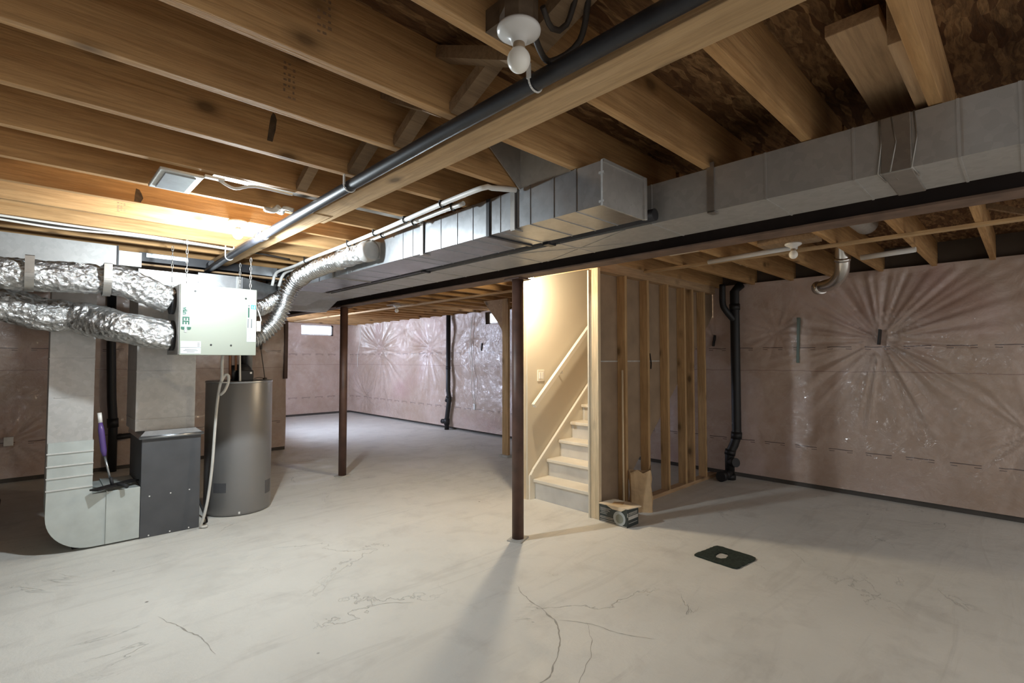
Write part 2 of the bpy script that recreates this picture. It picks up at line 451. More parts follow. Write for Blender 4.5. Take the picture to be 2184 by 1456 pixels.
def vnoise(a, seed):
    return noise.noise(Vector((a, seed * 7.3, seed * 1.7)))
def wrinkle_wall(name, axis, const, u0, u1, z0, z1, step, pins, holes, mat, sgn, off=.075):
    """sheet of vapour barrier with folds radiating from pins; sgn = direction the sheet bulges into the room"""
    bm = bmesh.new(); nu = int((u1 - u0) / step); nz = int((z1 - z0) / step)
    hs = [[u0 + (u1 - u0) * i / nu for i in range(nu + 1)], [z0 + (z1 - z0) * j / nz for j in range(nz + 1)]]
    grid = []
    for i in range(nu + 1):
        col = []
        for j in range(nz + 1):
            u = hs[0][i]; z = hs[1][j]
            d = .022 * noise.noise(Vector((u * 1.1, z * 1.3, 3.1))) + .010 * noise.noise(Vector((u * 3.3, z * 3.0, 8.1)))
            d += .014 * (1 - abs(2 * noise.noise(Vector((u * 2.0 + z * 2.2, z * .8 - u * .8, 4.4)))) ) * max(0, .1 + noise.noise(Vector((u * .7, z * .7, 9)))) * 2.5
            d += .012 * math.cos((z - .46) / 1.08 * 2 * PI + .5 * math.sin(u))
            for k, (pu, pz, amp, rad) in enumerate(pins):
                du = u - pu; dz = z - pz; r = math.hypot(du, dz)
                if r > rad * 3: continue
                a = math.atan2(dz, du)
                ca, sa = math.cos(a), math.sin(a)
                nn = noise.noise(Vector((ca * 5.5 + 3.1 * k, sa * 5.5, k * 2.3))) + .85 * noise.noise(Vector((ca * 13 + k, sa * 13, k * 5.1 + 2)))
                env = math.exp(-(r / rad) ** 1.5) * min(1, r / .07)
                d += amp * nn * env - amp * 2.2 * math.exp(-r / (.16 * rad / .4))
            if z - z0 < .10: d *= (z - z0) / .10
            if z1 - z < .06: d *= (z1 - z) / .06
            d = max(d, -off + .006); v = (const + sgn * (off + d), u, z) if axis == 0 else (u, const + sgn * (off + d), z)
            col.append(bm.verts.new(v))
        grid.append(col)
    for i in range(nu):
        for j in range(nz):
            cu = (hs[0][i] + hs[0][i + 1]) / 2; cz = (hs[1][j] + hs[1][j + 1]) / 2
            if any(a < cu < b and c < cz < d for a, b, c, d in holes): continue
            f = bm.faces.new((grid[i][j], grid[i + 1][j], grid[i + 1][j + 1], grid[i][j + 1])); f.smooth = True
    # solid backing
    mb = MB(); mb.bm = bm
    me = bpy.data.meshes.new(name); bmesh.ops.recalc_face_normals(bm, faces=bm.faces)
    bm.to_mesh(me); bm.free(); me.materials.append(mat)
    o = bpy.data.objects.new(name, me); C.objects.link(o); o['kind'] = 'structure'
    return o
WIN1 = (4.80, 5.62, 2.00, 2.27)   # on the back wall, x and z
WIN2 = (6.52, 7.02, 2.05, 2.28)   # on the right wall, y and z
pinsR = [(1.05, 1.60, .048, .70), (2.72, 1.66, .016, .30), (2.0, 1.7, .012, .3), (.0, .75, .018, .5), (4.6, 1.2, .01, .3)]
pinsF = [(11.03, 1.64, .075, .75), (8.95, 1.64, .065, .60), (11.7, .46, .045, .42), (9.9, 2.1, .02, .4), (6.2, .9, .02, .45), (7.5, 1.8, .015, .35)]
wrinkle_wall('wall_right', 0, XR, -1.6, 5.4, .05, JB + .02, .0165, pinsR, [], M['batt_y'], -1)
wrinkle_wall('wall_right_far', 0, XR, 5.4, YB, .05, JB + .02, .025, pinsF, [WIN2], M['batt_y'], -1, .11)
wrinkle_wall('wall_back', 1, YB, XC - .3, XR, .05, JB + .02, .03, [(4.65, 1.64, .02, .4), (5.9, 1.2, .015, .4)], [WIN1], M['batt_x'], -1)
wrinkle_wall('wall_left_back', 1, YC, XW - 1.6, XC, .05, JB + .02, .025, [(2.5, 1.6, .022, .35), (-.16, .46, .03, .3), (.9, 1.75, .03, .35), (1.55, 1.5, .03, .35)], [], M['batt_x'], -1)
# the turn of the wall at the recess, with its own daylight window hole
struct('wall_recess', MB().box((XC - .012, YC - .03, .05), (XC + .012, 8.9, 2.3)).box((XC - .012, 10.5, .05), (XC + .012, YB, 2.3)).box((XC - .012, 8.9, .05), (XC + .012, 10.5, 1.35)).box((XC - .012, 8.9, 2.1), (XC + .012, 10.5, 2.3)), M['batt_y'])
# concrete behind and above the sheets
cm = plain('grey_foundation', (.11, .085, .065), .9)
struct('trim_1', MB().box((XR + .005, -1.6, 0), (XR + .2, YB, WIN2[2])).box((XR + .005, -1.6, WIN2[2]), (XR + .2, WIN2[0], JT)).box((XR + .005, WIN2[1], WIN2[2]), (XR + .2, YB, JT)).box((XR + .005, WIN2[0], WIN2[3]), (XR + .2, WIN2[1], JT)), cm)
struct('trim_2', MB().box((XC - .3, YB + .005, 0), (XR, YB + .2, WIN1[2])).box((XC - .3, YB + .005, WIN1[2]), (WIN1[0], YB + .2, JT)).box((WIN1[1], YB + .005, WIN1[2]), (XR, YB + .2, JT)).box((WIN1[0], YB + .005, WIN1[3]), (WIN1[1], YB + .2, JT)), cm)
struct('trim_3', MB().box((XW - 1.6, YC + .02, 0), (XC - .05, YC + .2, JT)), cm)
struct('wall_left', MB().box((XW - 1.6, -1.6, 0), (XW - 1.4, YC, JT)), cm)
# dark strip along the foot of the sheets
bl = plain('dark_foot_concrete', (.085, .075, .065), .9)
struct('baseboard_right', MB().box((XR - .055, -1.6, 0), (XR + .01, YB, .055)), bl)
struct('baseboard_back', MB().box((XC, YB - .055, 0), (XR, YB + .01, .055)), bl)
struct('baseboard_left', MB().box((XW - 1.6, YC - .055, 0), (XC, YC + .01, .055)), bl)

def window(name, axis, const, u0, u1, z0, z1):
    def B(mb, a, b, d0, d1, c, d):
        if axis == 1: mb.box((a, const + d0, c), (b, const + d1, d))
        else: mb.box((const + d0, a, c), (const + d1, b, d))
    m = MB(); t = .03
    B(m, u0, u1, -.03, .15, z0 - .01, z0 + t); B(m, u0, u1, -.03, .15, z1 - t, z1); B(m, u0, u0 + t, -.03, .15, z0, z1); B(m, u1 - t, u1, -.03, .15, z0, z1)
    mid = (u0 + u1) / 2; B(m, mid - .012, mid + .012, .10, .13, z0, z1)
    o = struct(name, m, M['frame'])
    gm = MB(); B(gm, u0 + t, u1 - t, .112, .116, z0 + t, z1 - t)
    build('window_glass', gm, M['glass'], o)
window('window_3', 0, XC - .10, 8.9, 10.5, 1.35, 2.1)
window('window_1', 1, YB, *WIN1); window('window_2', 0, XR, *WIN2)

# ------------------------------------------------------------------ joists
JN = 'rough timber ceiling joists'
sideL = 'rough timber joist '
def joist(y, x0, x1, label, group=JN):
    o = build('ceiling_joist', MB().box((x0, y, JB), (x1, y + .038, JT), .002), M['joist'])
    return tag(o, label, 'joist', group)
near = [(.186, 'nearest joist at the upper right, ending at the long duct with a board beside it'),
        (.585, 'joist with a dark gap in front, second from the camera over the crossing plank'),
        (.995, 'joist carrying the unlit near bulb and its round box'),
        (1.425, 'joist next beyond the unlit near bulb, ending over the boxed end of the short duct'),
        (1.812, 'joist running into the white sheet boot above the short duct'),
        (2.228, 'joist with a dark cone-shaped stain, second beyond the white sheet boot'),
        (2.640, 'joist in front of the pale vent panel, touching its near edge'),
        (3.052, 'joist behind the pale vent panel, orange and knotted'),
        (3.464, 'joist that carries the lit bulb above the white equipment box'),
        (3.876, 'pale brightly lit joist just behind the lit bulb'),
        (4.288, 'joist above the left trunk duct, cables running under it')]
for y, lb in near:
    joist(y, -3.6, XBM + .06, lb)
for k in range(9):
    joist(4.70 + .412 * k, XW - 1.0, XBM + .06, 'joist over the furnace and water heater, mostly hidden behind the ducts', 'joists behind the furnace ducts')
RB = {2.228: 'joist of the right bay nearest the bare stud wall', 1.812: 'joist of the right bay, second out from the bare stud wall', 1.425: 'joist of the right bay just behind the unlit bulb', .995: 'joist of the right bay just in front of the unlit bulb', .585: 'joist of the right bay beyond the dull round duct', .186: 'joist of the right bay, next to last at the right edge'}
y = -.226; i = 3
while y < YB - .1:
    if 2.60 < y < 3.60: joist(y, XBM + .10, 3.62, ('nearer' if y < 3.2 else 'farther') + ' of the two short joists stopping at the stair opening', 'short joists at the stair opening') if y > 2.7 else joist(y, XBM + .10, XR, 'joist lying over the bare stud wall beside the stairs')
    elif y < 2.6: joist(y, XBM + .10, XR, RB.get(y, 'outermost joist of the right bay, beside the stair framing' if y > 2.6 else 'last joist of the right bay, cut by the right edge of the view'), 'joists over the right bay')
    else: joist(y, XBM + .10, XR, 'thin rough joist over the far room beyond the steel beam', 'joists over the far room')
    y = [.186, .585, .995, 1.425, 1.812, 2.228, 2.640, 3.052, 3.464, 3.876][i - 3] if 3 <= i < 13 else (-1.05 + .412 * (i) if i < 3 else y + .412)
    i += 1
tag(build('stair_header', MB().box((3.60, 2.68, JB - .06), (3.64, 3.64, JT - .02)), M['wood_y']), 'short timber header across the top of the stair opening', 'timber')

def find(txt): return [o for o in S.objects if o.get('label', '').startswith(txt)][0]
stn = plain('soot_stain', (.085, .055, .03), .85, 0, .5, 30)
def on_joist(txt, y, poly, name='stain'):
    build(name, MB().prism(poly, 1, y - .0009, y + .001), stn, find(txt))
on_joist('joist with a dark cone', 2.228, [(.700, 2.330), (.722, 2.330), (.734, 2.385), (.738, 2.43), (.731, 2.452), (.722, 2.458), (.714, 2.440), (.708, 2.40)])
on_joist('joist that carries the lit', 3.464, [(.395, 2.285), (.425, 2.284), (.436, 2.31), (.428, 2.335), (.418, 2.355), (.402, 2.36), (.398, 2.33)])
def stamp(txt, y, x, z0, z1):
    m = MB(); rr = random.Random(int(x * 100))
    for k in range(7):
        z = z0 + (z1 - z0) * k / 7
        for j in range(3):
            if rr.random() < .8: m.box((x + j * .016, y - .0007, z), (x + j * .016 + rr.uniform(.006, .012), y + .001, z + (z1 - z0) / 7 * rr.uniform(.3, .6)))
    build('grade_stamp', m, M['stampink'], find(txt))
M['stampink'] = plain('stamp_ink', (.25, .15, .08), .85, 0, .3, 20)
stamp('joist running into the white', 1.812, .62, 2.33, 2.47)
stamp('joist next beyond the unlit', 1.425, .58, 2.36, 2.50)
stamp('pale brightly lit', 3.876, .36, 2.31, 2.37)

# blocks and braces between joists
def brace(a, b, label, w=.038, h=.038, mat='brace', group='cross braces between joists', name='cross_brace'):
    tag(build(name, MB().bar(a, b, w, h), M[mat]), label, 'brace', group)
BL = ['diagonal brace in the gap just behind the unlit near bulb', 'diagonal brace left of the pipe, third joist gap behind the near bulb', 'diagonal brace left of the pipe, second joist gap behind the near bulb']
for (ya, yb), lb in zip(((1.033, 1.425), (1.85, 2.228), (1.463, 1.812)), BL):
    brace((1.03, ya, JB + .02), (1.03, yb, JT - .03), lb, .06, .04)
    brace((1.09, ya, JT - .03), (1.09, yb, JB + .02), lb.replace('diagonal', 'crossing') , .06, .04)
brace((1.05, .623, JT - .05), (1.05, .995, JB + .06), 'slanting wood brace in front of the near bulb beside the black pipe', .09, .04)
brace((1.0, 2.266, JT - .03), (1.0, 2.64, JB + .02), 'short diagonal brace by the pipe in the gap in front of the vent panel', .05, .04)
tag(build('blocking_board', MB().box((1.76, .28, 2.40), (2.9, .42, 2.44), .003), M['wood_x']), 'wide pale board lying flat in the dark gap above the long duct', 'board')
tag(build('blocking_board', MB().box((1.75, .226, 2.30), (2.9, .262, 2.50), .002), M['wood_x']), 'short board nailed to the side of the nearest right-hand joist', 'board')
tag(build('blocking_board', MB().box((1.5, 1.47, 2.33), (2.9, 1.51, 2.50), .002), M['wood_x']), 'second board fixed against the joist above the boxed duct end', 'board')

# long plank nailed under the joists, two lengths
p = tag(build('strapping_plank', MB().box((1.155, -1.5, JB - .04), (1.29, 3.02, JB), .003), M['wood_y']), 'long pale plank nailed across under the joists, nearest length with the cut end', 'plank', 'planks under the joists')
p = tag(build('strapping_plank', MB().box((1.125, 2.86, JB - .044), (1.255, 6.9, JB - .002), .003).box((1.13, 2.84, JB - .044), (1.25, 2.86, JB)), M['wood_y']), 'grey farther length of plank running past the lit bulb to the furnace', 'plank', 'planks under the joists')
# black gas pipe beside the plank
pts = [(1.075, -1.4, 2.235), (1.075, .6, 2.235), (1.075, 1.5, 2.235), (1.082, 2.2, 2.232), (1.09, 3.0, 2.228), (1.092, 4.0, 2.210), (1.095, 5.2, 2.170), (1.10, 6.6, 2.165)]
t = thing('gas_pipe', (1.075, -1.4, 2.21), 'long black iron pipe hung beside the plank under the joists', 'pipe')
build('pipe_run', MB().tube(pts, .026, 16).tube([(1.097, 3.55, 2.226), (1.098, 3.62, 2.226)], .034, 16).tube([(1.115, 4.9, 2.223), (1.118, 4.98, 2.223)], .034, 16), M['gaspipe'], t)
for yy in (.995, 2.228, 3.464, 4.288):
    k = max(j for j in range(len(pts) - 1) if pts[j][1] <= yy); q = Vector(pts[k]).lerp(Vector(pts[k + 1]), (yy + .019 - pts[k][1]) / (pts[k + 1][1] - pts[k][1]))
    ring = [(q.x + .029 * math.cos(u), q.y, q.z + .029 * math.sin(u)) for u in [PI + PI * i / 12 for i in range(13)]]
    m = MB()
    for p0, p1 in zip(ring, ring[1:]): m.bar(p0, p1, .016, .003, (0, 1, 0)) if False else m.tube([p0, p1], .0032, 6)
    for xx in (q.x - .029, q.x + .029): m.box((xx - .003, q.y - .007, q.z), (xx + .003, q.y + .007, JB + .001))
    build('pipe_clip', m, M['white'], t)

# ------------------------------------------------------------------ ducts
def duct(mb, a, b, ribs, t=.003, face='x', bottom=True):
    mb.box(a, b)
    for yy in ribs:
        mb.box((a[0] - t, yy - .004, a[2] - (t if bottom else 0)), (b[0], yy + .004, b[2] + .001))
NX0, NX1, NZ0, NZ1 = 1.79, 2.125, 2.078, 2.276
t = thing('supply_duct', (NX0, 1.29, NZ0), 'shiny galvanized near duct with a closed boxed end beside the long duct', 'duct')
m = MB(); duct(m, (NX0, 1.29, NZ0), (NX1, 5.0, NZ1), [1.434, 1.571, 1.728, 1.95, 2.18, 2.324, 2.488, 2.80, 2.92, 3.5, 3.75, 4.0, 4.28, 4.55])
build('duct_body', m, M['galv'], t)
build('end_cap', MB().box((NX0 - .004, 1.280, NZ0 - .004), (NX1 + .004, 1.290, NZ1 + .003)).box((NX1 - .012, 1.268, NZ0 - .006), (NX1 + .010, 1.282, NZ1 + .003), .003).box((NX0 - .007, 1.272, NZ0 + .01), (NX0 + .004, 1.30, NZ0 + .02)).box((NX0 - .007, 1.272, NZ1 - .06), (NX0 + .004, 1.30, NZ1 - .05)).box((NX0, 1.275, NZ1 - .008), (NX1, 1.29, NZ1 + .006)), M['galv_dull'], t)
build('drive_cleat', MB().box((NX0 - .008, 2.030, NZ0 - .008), (NX1, 2.055, NZ1 + .002)), M['gaspipe'], t)
build('drive_cleat', MB().box((NX0 - .010, 3.98, NZ0 - .008), (NX1, 4.0, NZ1 + .002)), M['strap'], t)
for yy in (1.842, 2.68):
    build('hanger_strap', MB().box((NX0 - .012, yy - .016, NZ0 - .008), (NX0 - .004, yy + .016, JB + .002)).box((NX0 - .010, yy - .016, NZ0 - .012), (NX0 + .05, yy + .016, NZ0 - .004)).box((NX0 - .03, yy - .02, JB - .006), (NX0 + .02, yy + .02, JB + .003)), M['strap'], t)
FX0, FX1 = 2.225, 2.56
t = thing('return_duct', (FX0, -1.5, NZ0), 'long dull galvanized main duct running past the boxed duct end to the upper right', 'duct')
m = MB(); duct(m, (FX0, -1.5, NZ0), (FX1, 5.6, NZ1), [-1.0, -.5, .0, .147, .444, .759, 1.3, 1.9, 2.35, 2.8, 3.2, 3.6, 4.0, 4.4, 4.8, 5.2])
build('duct_body', m, M['galv_dull'], t)
m = MB()
for a, b in (((1.5, 2.25),), ((2.25, 1.5),)) and [((FX0, 1.45), (FX1, 2.3)), ((FX1, 1.45), (FX0, 2.3))]:
    m.bar((a[0], a[1], NZ0 - .0005), (b[0], b[1], NZ0 - .0005), .006, .004)
build('cross_break', m, M['galv_dull'], t)
build('hanger_strap', MB().box((FX0 - .008, .978, NZ0 - .006), (FX0 - .001, 1.010, JB + .02)).box((FX0 - .008, .978, NZ0 - .010), (FX0 + .04, 1.010, NZ0 - .003)), M['strap'], t)
wm = MB()
wm.box((FX0 - .006, .27, NZ0 - .006), (FX1, .36, NZ1 + .002), .004)
for yy in (.264, .325, .362): wm.tube([(FX0 - .005, yy + random.uniform(-.006, .006), NZ1), (FX0 - .006, yy + random.uniform(-.012, .012), 2.18), (FX0 - .005, yy + .008, NZ0), (FX0 + .10, yy, NZ0 - .006)], .0028, 6)
build('plastic_wrap', wm, M['strap'], t)['label'] = 'crinkled clear tape wrap'
tag(build('gap_shade_bar', MB().tube([(2.175, 1.25, 2.105), (2.175, 4.98, 2.105)], .030, 14).box((2.165, 1.7, 2.13), (2.185, 1.74, JT)).box((2.165, 3.9, 2.13), (2.185, 3.94, JT)).box((2.14, 1.92, 2.066), (2.21, 1.96, 2.09)).box((2.14, 3.2, 2.066), (2.21, 3.23, 2.09)), M['gaspipe']), 'dark bar standing in for the shaded gap between the two galvanized ducts', 'pipe')  # dark round bar takes the place of the shade in the duct gap
# wood plate and beam
t = thing('steel_beam', (XBM + .07, -1.5, 2.035), 'long dark steel beam resting on the two brown posts', 'beam')
build('beam_web', MB().box((XBM + .064, -1.5, 2.045), (XBM + .076, 8.3, 2.24)), M['beam'], t)
build('upper_flange', MB().box((XBM, -1.5, 2.232), (XBM + .14, 8.3, 2.244), .002), M['beam'], t)
build('lower_flange', MB().box((XBM, -1.5, 2.035), (XBM + .14, 8.3, 2.047), .002), M['beam_under'], t)
tag(build('beam_plate', MB().box((XBM, -1.5, 2.2445), (XBM + .14, 8.3, JB), .002), M['wood_y']), 'timber plate lying on top of the steel beam', 'timber')
tag(build('nailer_board', MB().box((XBM + .145, -1.5, 2.10), (XBM + .18, 2.5, JB)).box((XBM + .145, 2.5, 2.13), (XBM + .18, 8.3, JB)), M['wood_y']), 'rough nailing board along the far side of the steel beam', 'board')
def post(x, y, label):
    t = thing('steel_post', (x, y, 0), label, 'post', 'brown steel posts under the beam')
    build('post_shaft', MB().lathe((x, y, .012), [(.0455, 0), (.0455, 2.013)], 32), M['post'], t)
    build('base_plate', MB().box((x - .075, y - .06, 0), (x + .075, y + .06, .012), .002, Matrix.Rotation(.35, 3, 'Z')), M['cap'], t)
    build('cap_plate', MB().box((x - .07, y - .08, 2.025), (x + .07, y + .08, 2.0349)), M['post'], t)
post(2.762, 2.80, 'brown steel post standing nearer, directly in front of the stair opening')
post(2.722, 5.758, 'brown steel post standing farther back, left of the stairs in the open room')

# white boot between joists above the near duct
t = thing('duct_boot', (1.8, 1.66, NZ1), 'white sheet metal riser closing the joist gap above the shiny duct', 'duct boot')
build('riser_panel', MB().box((1.797, 1.468, NZ1 + .002), (1.801, 1.808, JT - .002)), M['galv_pale'], t)
build('side_panel', MB().prism([(1.797, NZ1 + .002), (1.797, JT - .003), (1.50, JT - .003)], 1, 1.803, 1.809).bar((1.797, 1.80, NZ1 + .004), (1.50, 1.80, JT - .006), .006, .022), M['galv_dull'], t)
# panned return bay seen to the left
tag(build('joist_pan', MB().box((.62, 2.6785, JB + .02), (1.78, 2.79, JB + .024)), M['strap']), 'grey sheet metal closing the joist gap beside the pale vent panel', 'sheet metal')
t = thing('vent_panel', (.49, 2.86, JB - .02), 'pale square vent box hanging under the joists left of the plank', 'vent')
R = Matrix.Rotation(.06, 3, 'Z')
build('box_body', MB().box((.40, 2.72, JB - .016), (.575, 3.04, JB - .002), .004), M['galv_pale'], t)
build('inner_lens', MB().box((.425, 2.75, JB - .021), (.55, 3.01, JB - .015), .003), M['galv'], t)
build('side_bracket', MB().box((.575, 2.70, JB - .012), (.66, 2.73, JB), .002).tube(spline([(.64, 2.72, JB - .01), (.72, 2.76, JB - .02), (.80, 2.72, JB), (.98, 2.70, JB - .006)]), .007, 8), M['white'], t)

# ------------------------------------------------------------------ equipment at the left
Fy = 4.85
t = thing('furnace', (.84, 5.15, 0), 'charcoal furnace cabinet on the floor between the filter box and water heater', 'furnace')
build('cabinet', MB().box((.642, Fy, 0), (1.045, Fy + .62, .775), .004), M['furnace'], t)
build('flange', MB().prism([(.625, .772), (1.055, .772), (1.045, .80), (1.0, .835), (.66, .835), (.632, .80)], 1, Fy - .02, Fy + .62).tube([(.62, Fy - .022, .785), (1.06, Fy - .022, .785)], .012, 8), M['galv'], t)['label'] = 'silver folded metal flange'
for i, (x, z) in enumerate(((.70, .32), (.84, .32), (.97, .325), (.70, .015), (.84, .015), (.97, .015))): build('screw', MB().lathe((x, Fy + .001, z), [(.006, 0), (.005, .004)], 10, (0, -1, 0)), M['white'], t)
build('supply_plenum', MB().box((.60, Fy + .02, .835), (1.0, Fy + .52, 2.045)).box((.597, Fy + .016, 1.30), (1.003, Fy + .52, 1.306)).box((.597, Fy + .016, .92), (1.003, Fy + .52, .925)), M['galv_dull'], t)
build('plenum_collar', MB().box((.59, Fy - .0, 2.0), (1.0, Fy + .52, 2.115), .003).box((.585, Fy - .008, 2.05), (1.005, Fy + .52, 2.06)), M['galv'], t)
# trunk from the plenum toward the two mains
t = thing('trunk_duct', (1.35, 5.2, 2.0), 'bluish galvanized trunk joining the plenum top to the two main ducts', 'duct')
build('duct_body', MB().prism([(1.005, Fy + .03), (1.35, Fy + .03), (1.7, Fy + .35), (1.785, Fy + .45), (1.785, Fy + 1.15), (1.3, Fy + 1.0), (1.005, Fy + .5)], 2, 1.965, 2.135), M['galv'], t)
build('seam', MB().box((1.30, Fy + .02, 1.962), (1.315, Fy + .03, 2.135)).bar((1.05, Fy + .028, 2.13), (1.28, Fy + .028, 1.98), .004, .006), M['galv_dull'], t)
build('transition', MB().prism([(5.6, NZ0), (5.6, NZ1), (6.1, 2.17), (6.15, 1.98), (5.9, 1.97)], 0, 1.79, FX1).prism([(5.005, NZ0), (5.005, NZ1), (5.65, NZ1), (5.65, 2.0)], 0, NX0, FX0 - .005), M['galv_dull'], t)
t = thing('trunk_duct', (-.9, 4.95, 2.06), 'large dull galvanized trunk box under the joists at the far left', 'duct')
build('duct_body', MB().box((-3.2, Fy + .02, 2.058), (.463, Fy + .55, 2.275)), M['galv_dull'], t)
build('end_flange', MB().box((.458, Fy + .012, 2.055), (.468, Fy + .55, JB - .002)), M['gaspipe'], t)
build('end_box', MB().box((.470, Fy + .03, 2.13), (.615, Fy + .45, 2.245), .002), M['galv_pale'], t)
t = thing('upper_cross_duct', (1.1, 5.4, 2.12), 'dark banded flat ducts crossing behind the hanging chains', 'duct')
build('duct_body', MB().box((.615, Fy + .15, 2.20), (1.75, Fy + .55, 2.272)), M['gaspipe'], t)
build('bright_band', MB().box((.66, Fy + .145, 2.235), (.95, Fy + .15, 2.268)), M['galv'], t); build('bright_band', MB().box((1.45, Fy + .14, 2.19), (1.68, Fy + .15, 2.27)), M['galv'], t)
build('flange_strip', MB().box((.615, Fy + .14, 2.165), (1.75, Fy + .2, 2.18)), M['wood_x'], t)
# return drop with radius elbow
t = thing('return_drop', (.3, 5.1, 0), 'tall galvanized return duct with a rounded elbow at the floor', 'duct')
R0 = (.097, .347)
build('vertical_duct', MB().box((R0[0], Fy + .02, .45), (R0[1], Fy + .50, 2.057)).box((R0[0] - .003, Fy + .016, 1.40), (R0[1] + .003, Fy + .5, 1.407)).box((R0[0] + .03, Fy + .016, 1.12), (R0[1] + .002, Fy + .5, 1.127)), M['galv_dull'], t)
el = [(R0[0] + .005, .80)]
n = 12
oc = (.36, .275); orr = .262
for k in range(n + 1):
    a = PI + (PI / 2) * k / n; el.append((oc[0] + orr * math.cos(a), oc[1] + orr * math.sin(a)))
el += [(.435, .013), (.435, .40), (.352, .40), (.352, .80)]
build('radius_elbow', MB().prism(el, 1, Fy + .005, Fy + .51), M['filter'], t)
m = MB()
for z in (.72, .63, .545, .46): m.box((R0[0] - .002, Fy - .004, z), (R0[1] + .006, Fy + .02, z + .008))
build('gored_seams', m, M['galv_pale'], t)
tag(build('filter_box', MB().box((.437, Fy + .0, .012), (.640, Fy + .55, .405), .003).box((.434, Fy - .004, .015), (.440, Fy + .55, .41)), M['filter']), 'pale grey steel filter box between the elbow and the charcoal furnace', 'filter box')
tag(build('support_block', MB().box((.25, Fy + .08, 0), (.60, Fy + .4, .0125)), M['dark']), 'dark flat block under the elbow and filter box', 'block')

# water heater
HX, HY = 1.433, 5.206
t = thing('water_heater', (HX, HY, 0), 'squat grey cylindrical water heater standing right of the furnace', 'water heater')
build('tank', MB().lathe((HX, HY, 0), [(.26, 0), (.274, .01), (.278, .03), (.278, 1.185), (.272, 1.196), (0, 1.2)], 64), M['tank'], t)
build('top_rim', MB().lathe((HX, HY, 1.183), [(.2785, 0), (.2815, .003), (.2815, .014), (.275, .019)], 64), M['galv'], t)
def onTank(a, z, w, h, name, mat):
    m = MB(); N = 8; vs = []
    for k in range(N + 1):
        b = a + (k / N - .5) * w
        for zz in (z, z + h):
            for rr in (.2775, .2795): vs.append(m.bm.verts.new((HX + rr * math.cos(b), HY + rr * math.sin(b), zz)))
    for k in range(N):
        i = 4 * k; j = i + 4
        for q in ((i + 1, j + 1, j + 3, i + 3), (i, i + 2, j + 2, j), (i, j, j + 1, i + 1), (i + 2, i + 3, j + 3, j + 2)): m.bm.faces.new([vs[x] for x in q])
    for i in (0, 4 * N): m.bm.faces.new([vs[i], vs[i + 1], vs[i + 3], vs[i + 2]])
    build(name, m, mat, t)
ta = math.atan2(-HY, -HX)
onTank(ta - .55, .215, .42, .085, 'access_cover', M['tank_patch'])
onTank(ta + 1.1, .15, .35, .12, 'access_cover', M['tank_patch'])
onTank(ta + .05, .02, .05, .02, 'label_dot', M['white'])
build('vent_blower', MB().lathe((1.42, 5.10, 1.2), [(.085, 0), (.088, .07), (.075, .12), (.045, .15), (0, .155)], 28).lathe((1.33, 5.05, 1.2), [(.03, 0), (.03, .145)], 16).box((1.36, 4.99, 1.2), (1.49, 5.1, 1.30), .01), M['black'], t)
build('blower_tag', MB().box((1.455, 4.985, 1.265), (1.472, 4.989, 1.283)), M['white'], t)
build('exhaust_pipe', MB().tube([(1.44, 5.15, 1.3), (1.44, 5.15, 1.96)], .025, 16), M['black'], t)
build('exhaust_sleeve', MB().tube([(1.50, 5.18, 1.2), (1.50, 5.18, 1.96)], .030, 16), M['grey'], t)
build('copper_line', MB().tube([(1.34, 5.0, 1.3), (1.33, 5.0, 1.96)], .010, 10).tube([(1.30, 5.02, 1.22), (1.29, 5.02, 1.96)], .012, 10), M['copper'], t)
tag(build('insulated_line', MB().tube([(1.365, 4.955, 1.19), (1.362, 4.955, 1.30), (1.355, 4.99, 1.965)], .009, 8), M['cable']), 'thin pale water line rising from the heater top beside the black blower', 'pipe')
tag(build('thin_wire', MB().tube(spline([(1.66, 5.22, 1.20), (1.655, 5.22, 1.24), (1.62, 5.25, 1.60), (1.64, 5.3, 1.975)]), .004, 6).lathe((1.66, 5.22, 1.197), [(.018, 0), (.018, .02), (0, .024)], 12).tube(spline([(1.66, 5.22, 1.21), (1.6, 5.2, 1.225), (1.55, 5.18, 1.215)]), .003, 6), M['wirebrown']), 'thin dark wire dropping to the right side of the heater top', 'wire')

# grey drain hose with its tied loop
hp = [(1.135, 4.60, 1.44), (1.14, 4.64, 1.36), (1.155, 4.70, 1.24), (1.15, 4.74, 1.17), (1.135, 4.75, 1.02), (1.125, 4.76, .80), (1.11, 4.76, .50), (1.085, 4.76, .25), (1.06, 4.77, .10), (1.045, 4.80, .02), (1.075, 4.78, .014), (1.09, 4.80, .014)]
m = MB().tube(spline(hp), .0115, 10)
m.tube(spline([(1.15, 4.72, 1.20), (1.18, 4.70, 1.27), (1.205, 4.70, 1.26), (1.205, 4.71, 1.20), (1.18, 4.72, 1.13), (1.155, 4.74, 1.10)]), .0115, 10)
m.tube([(1.14, 4.70, 1.205), (1.20, 4.70, 1.205)], .004, 6)
tag(build('drain_hose', m, M['hose']), 'pale grey drain hose looped and hanging in front of the water heater', 'hose')

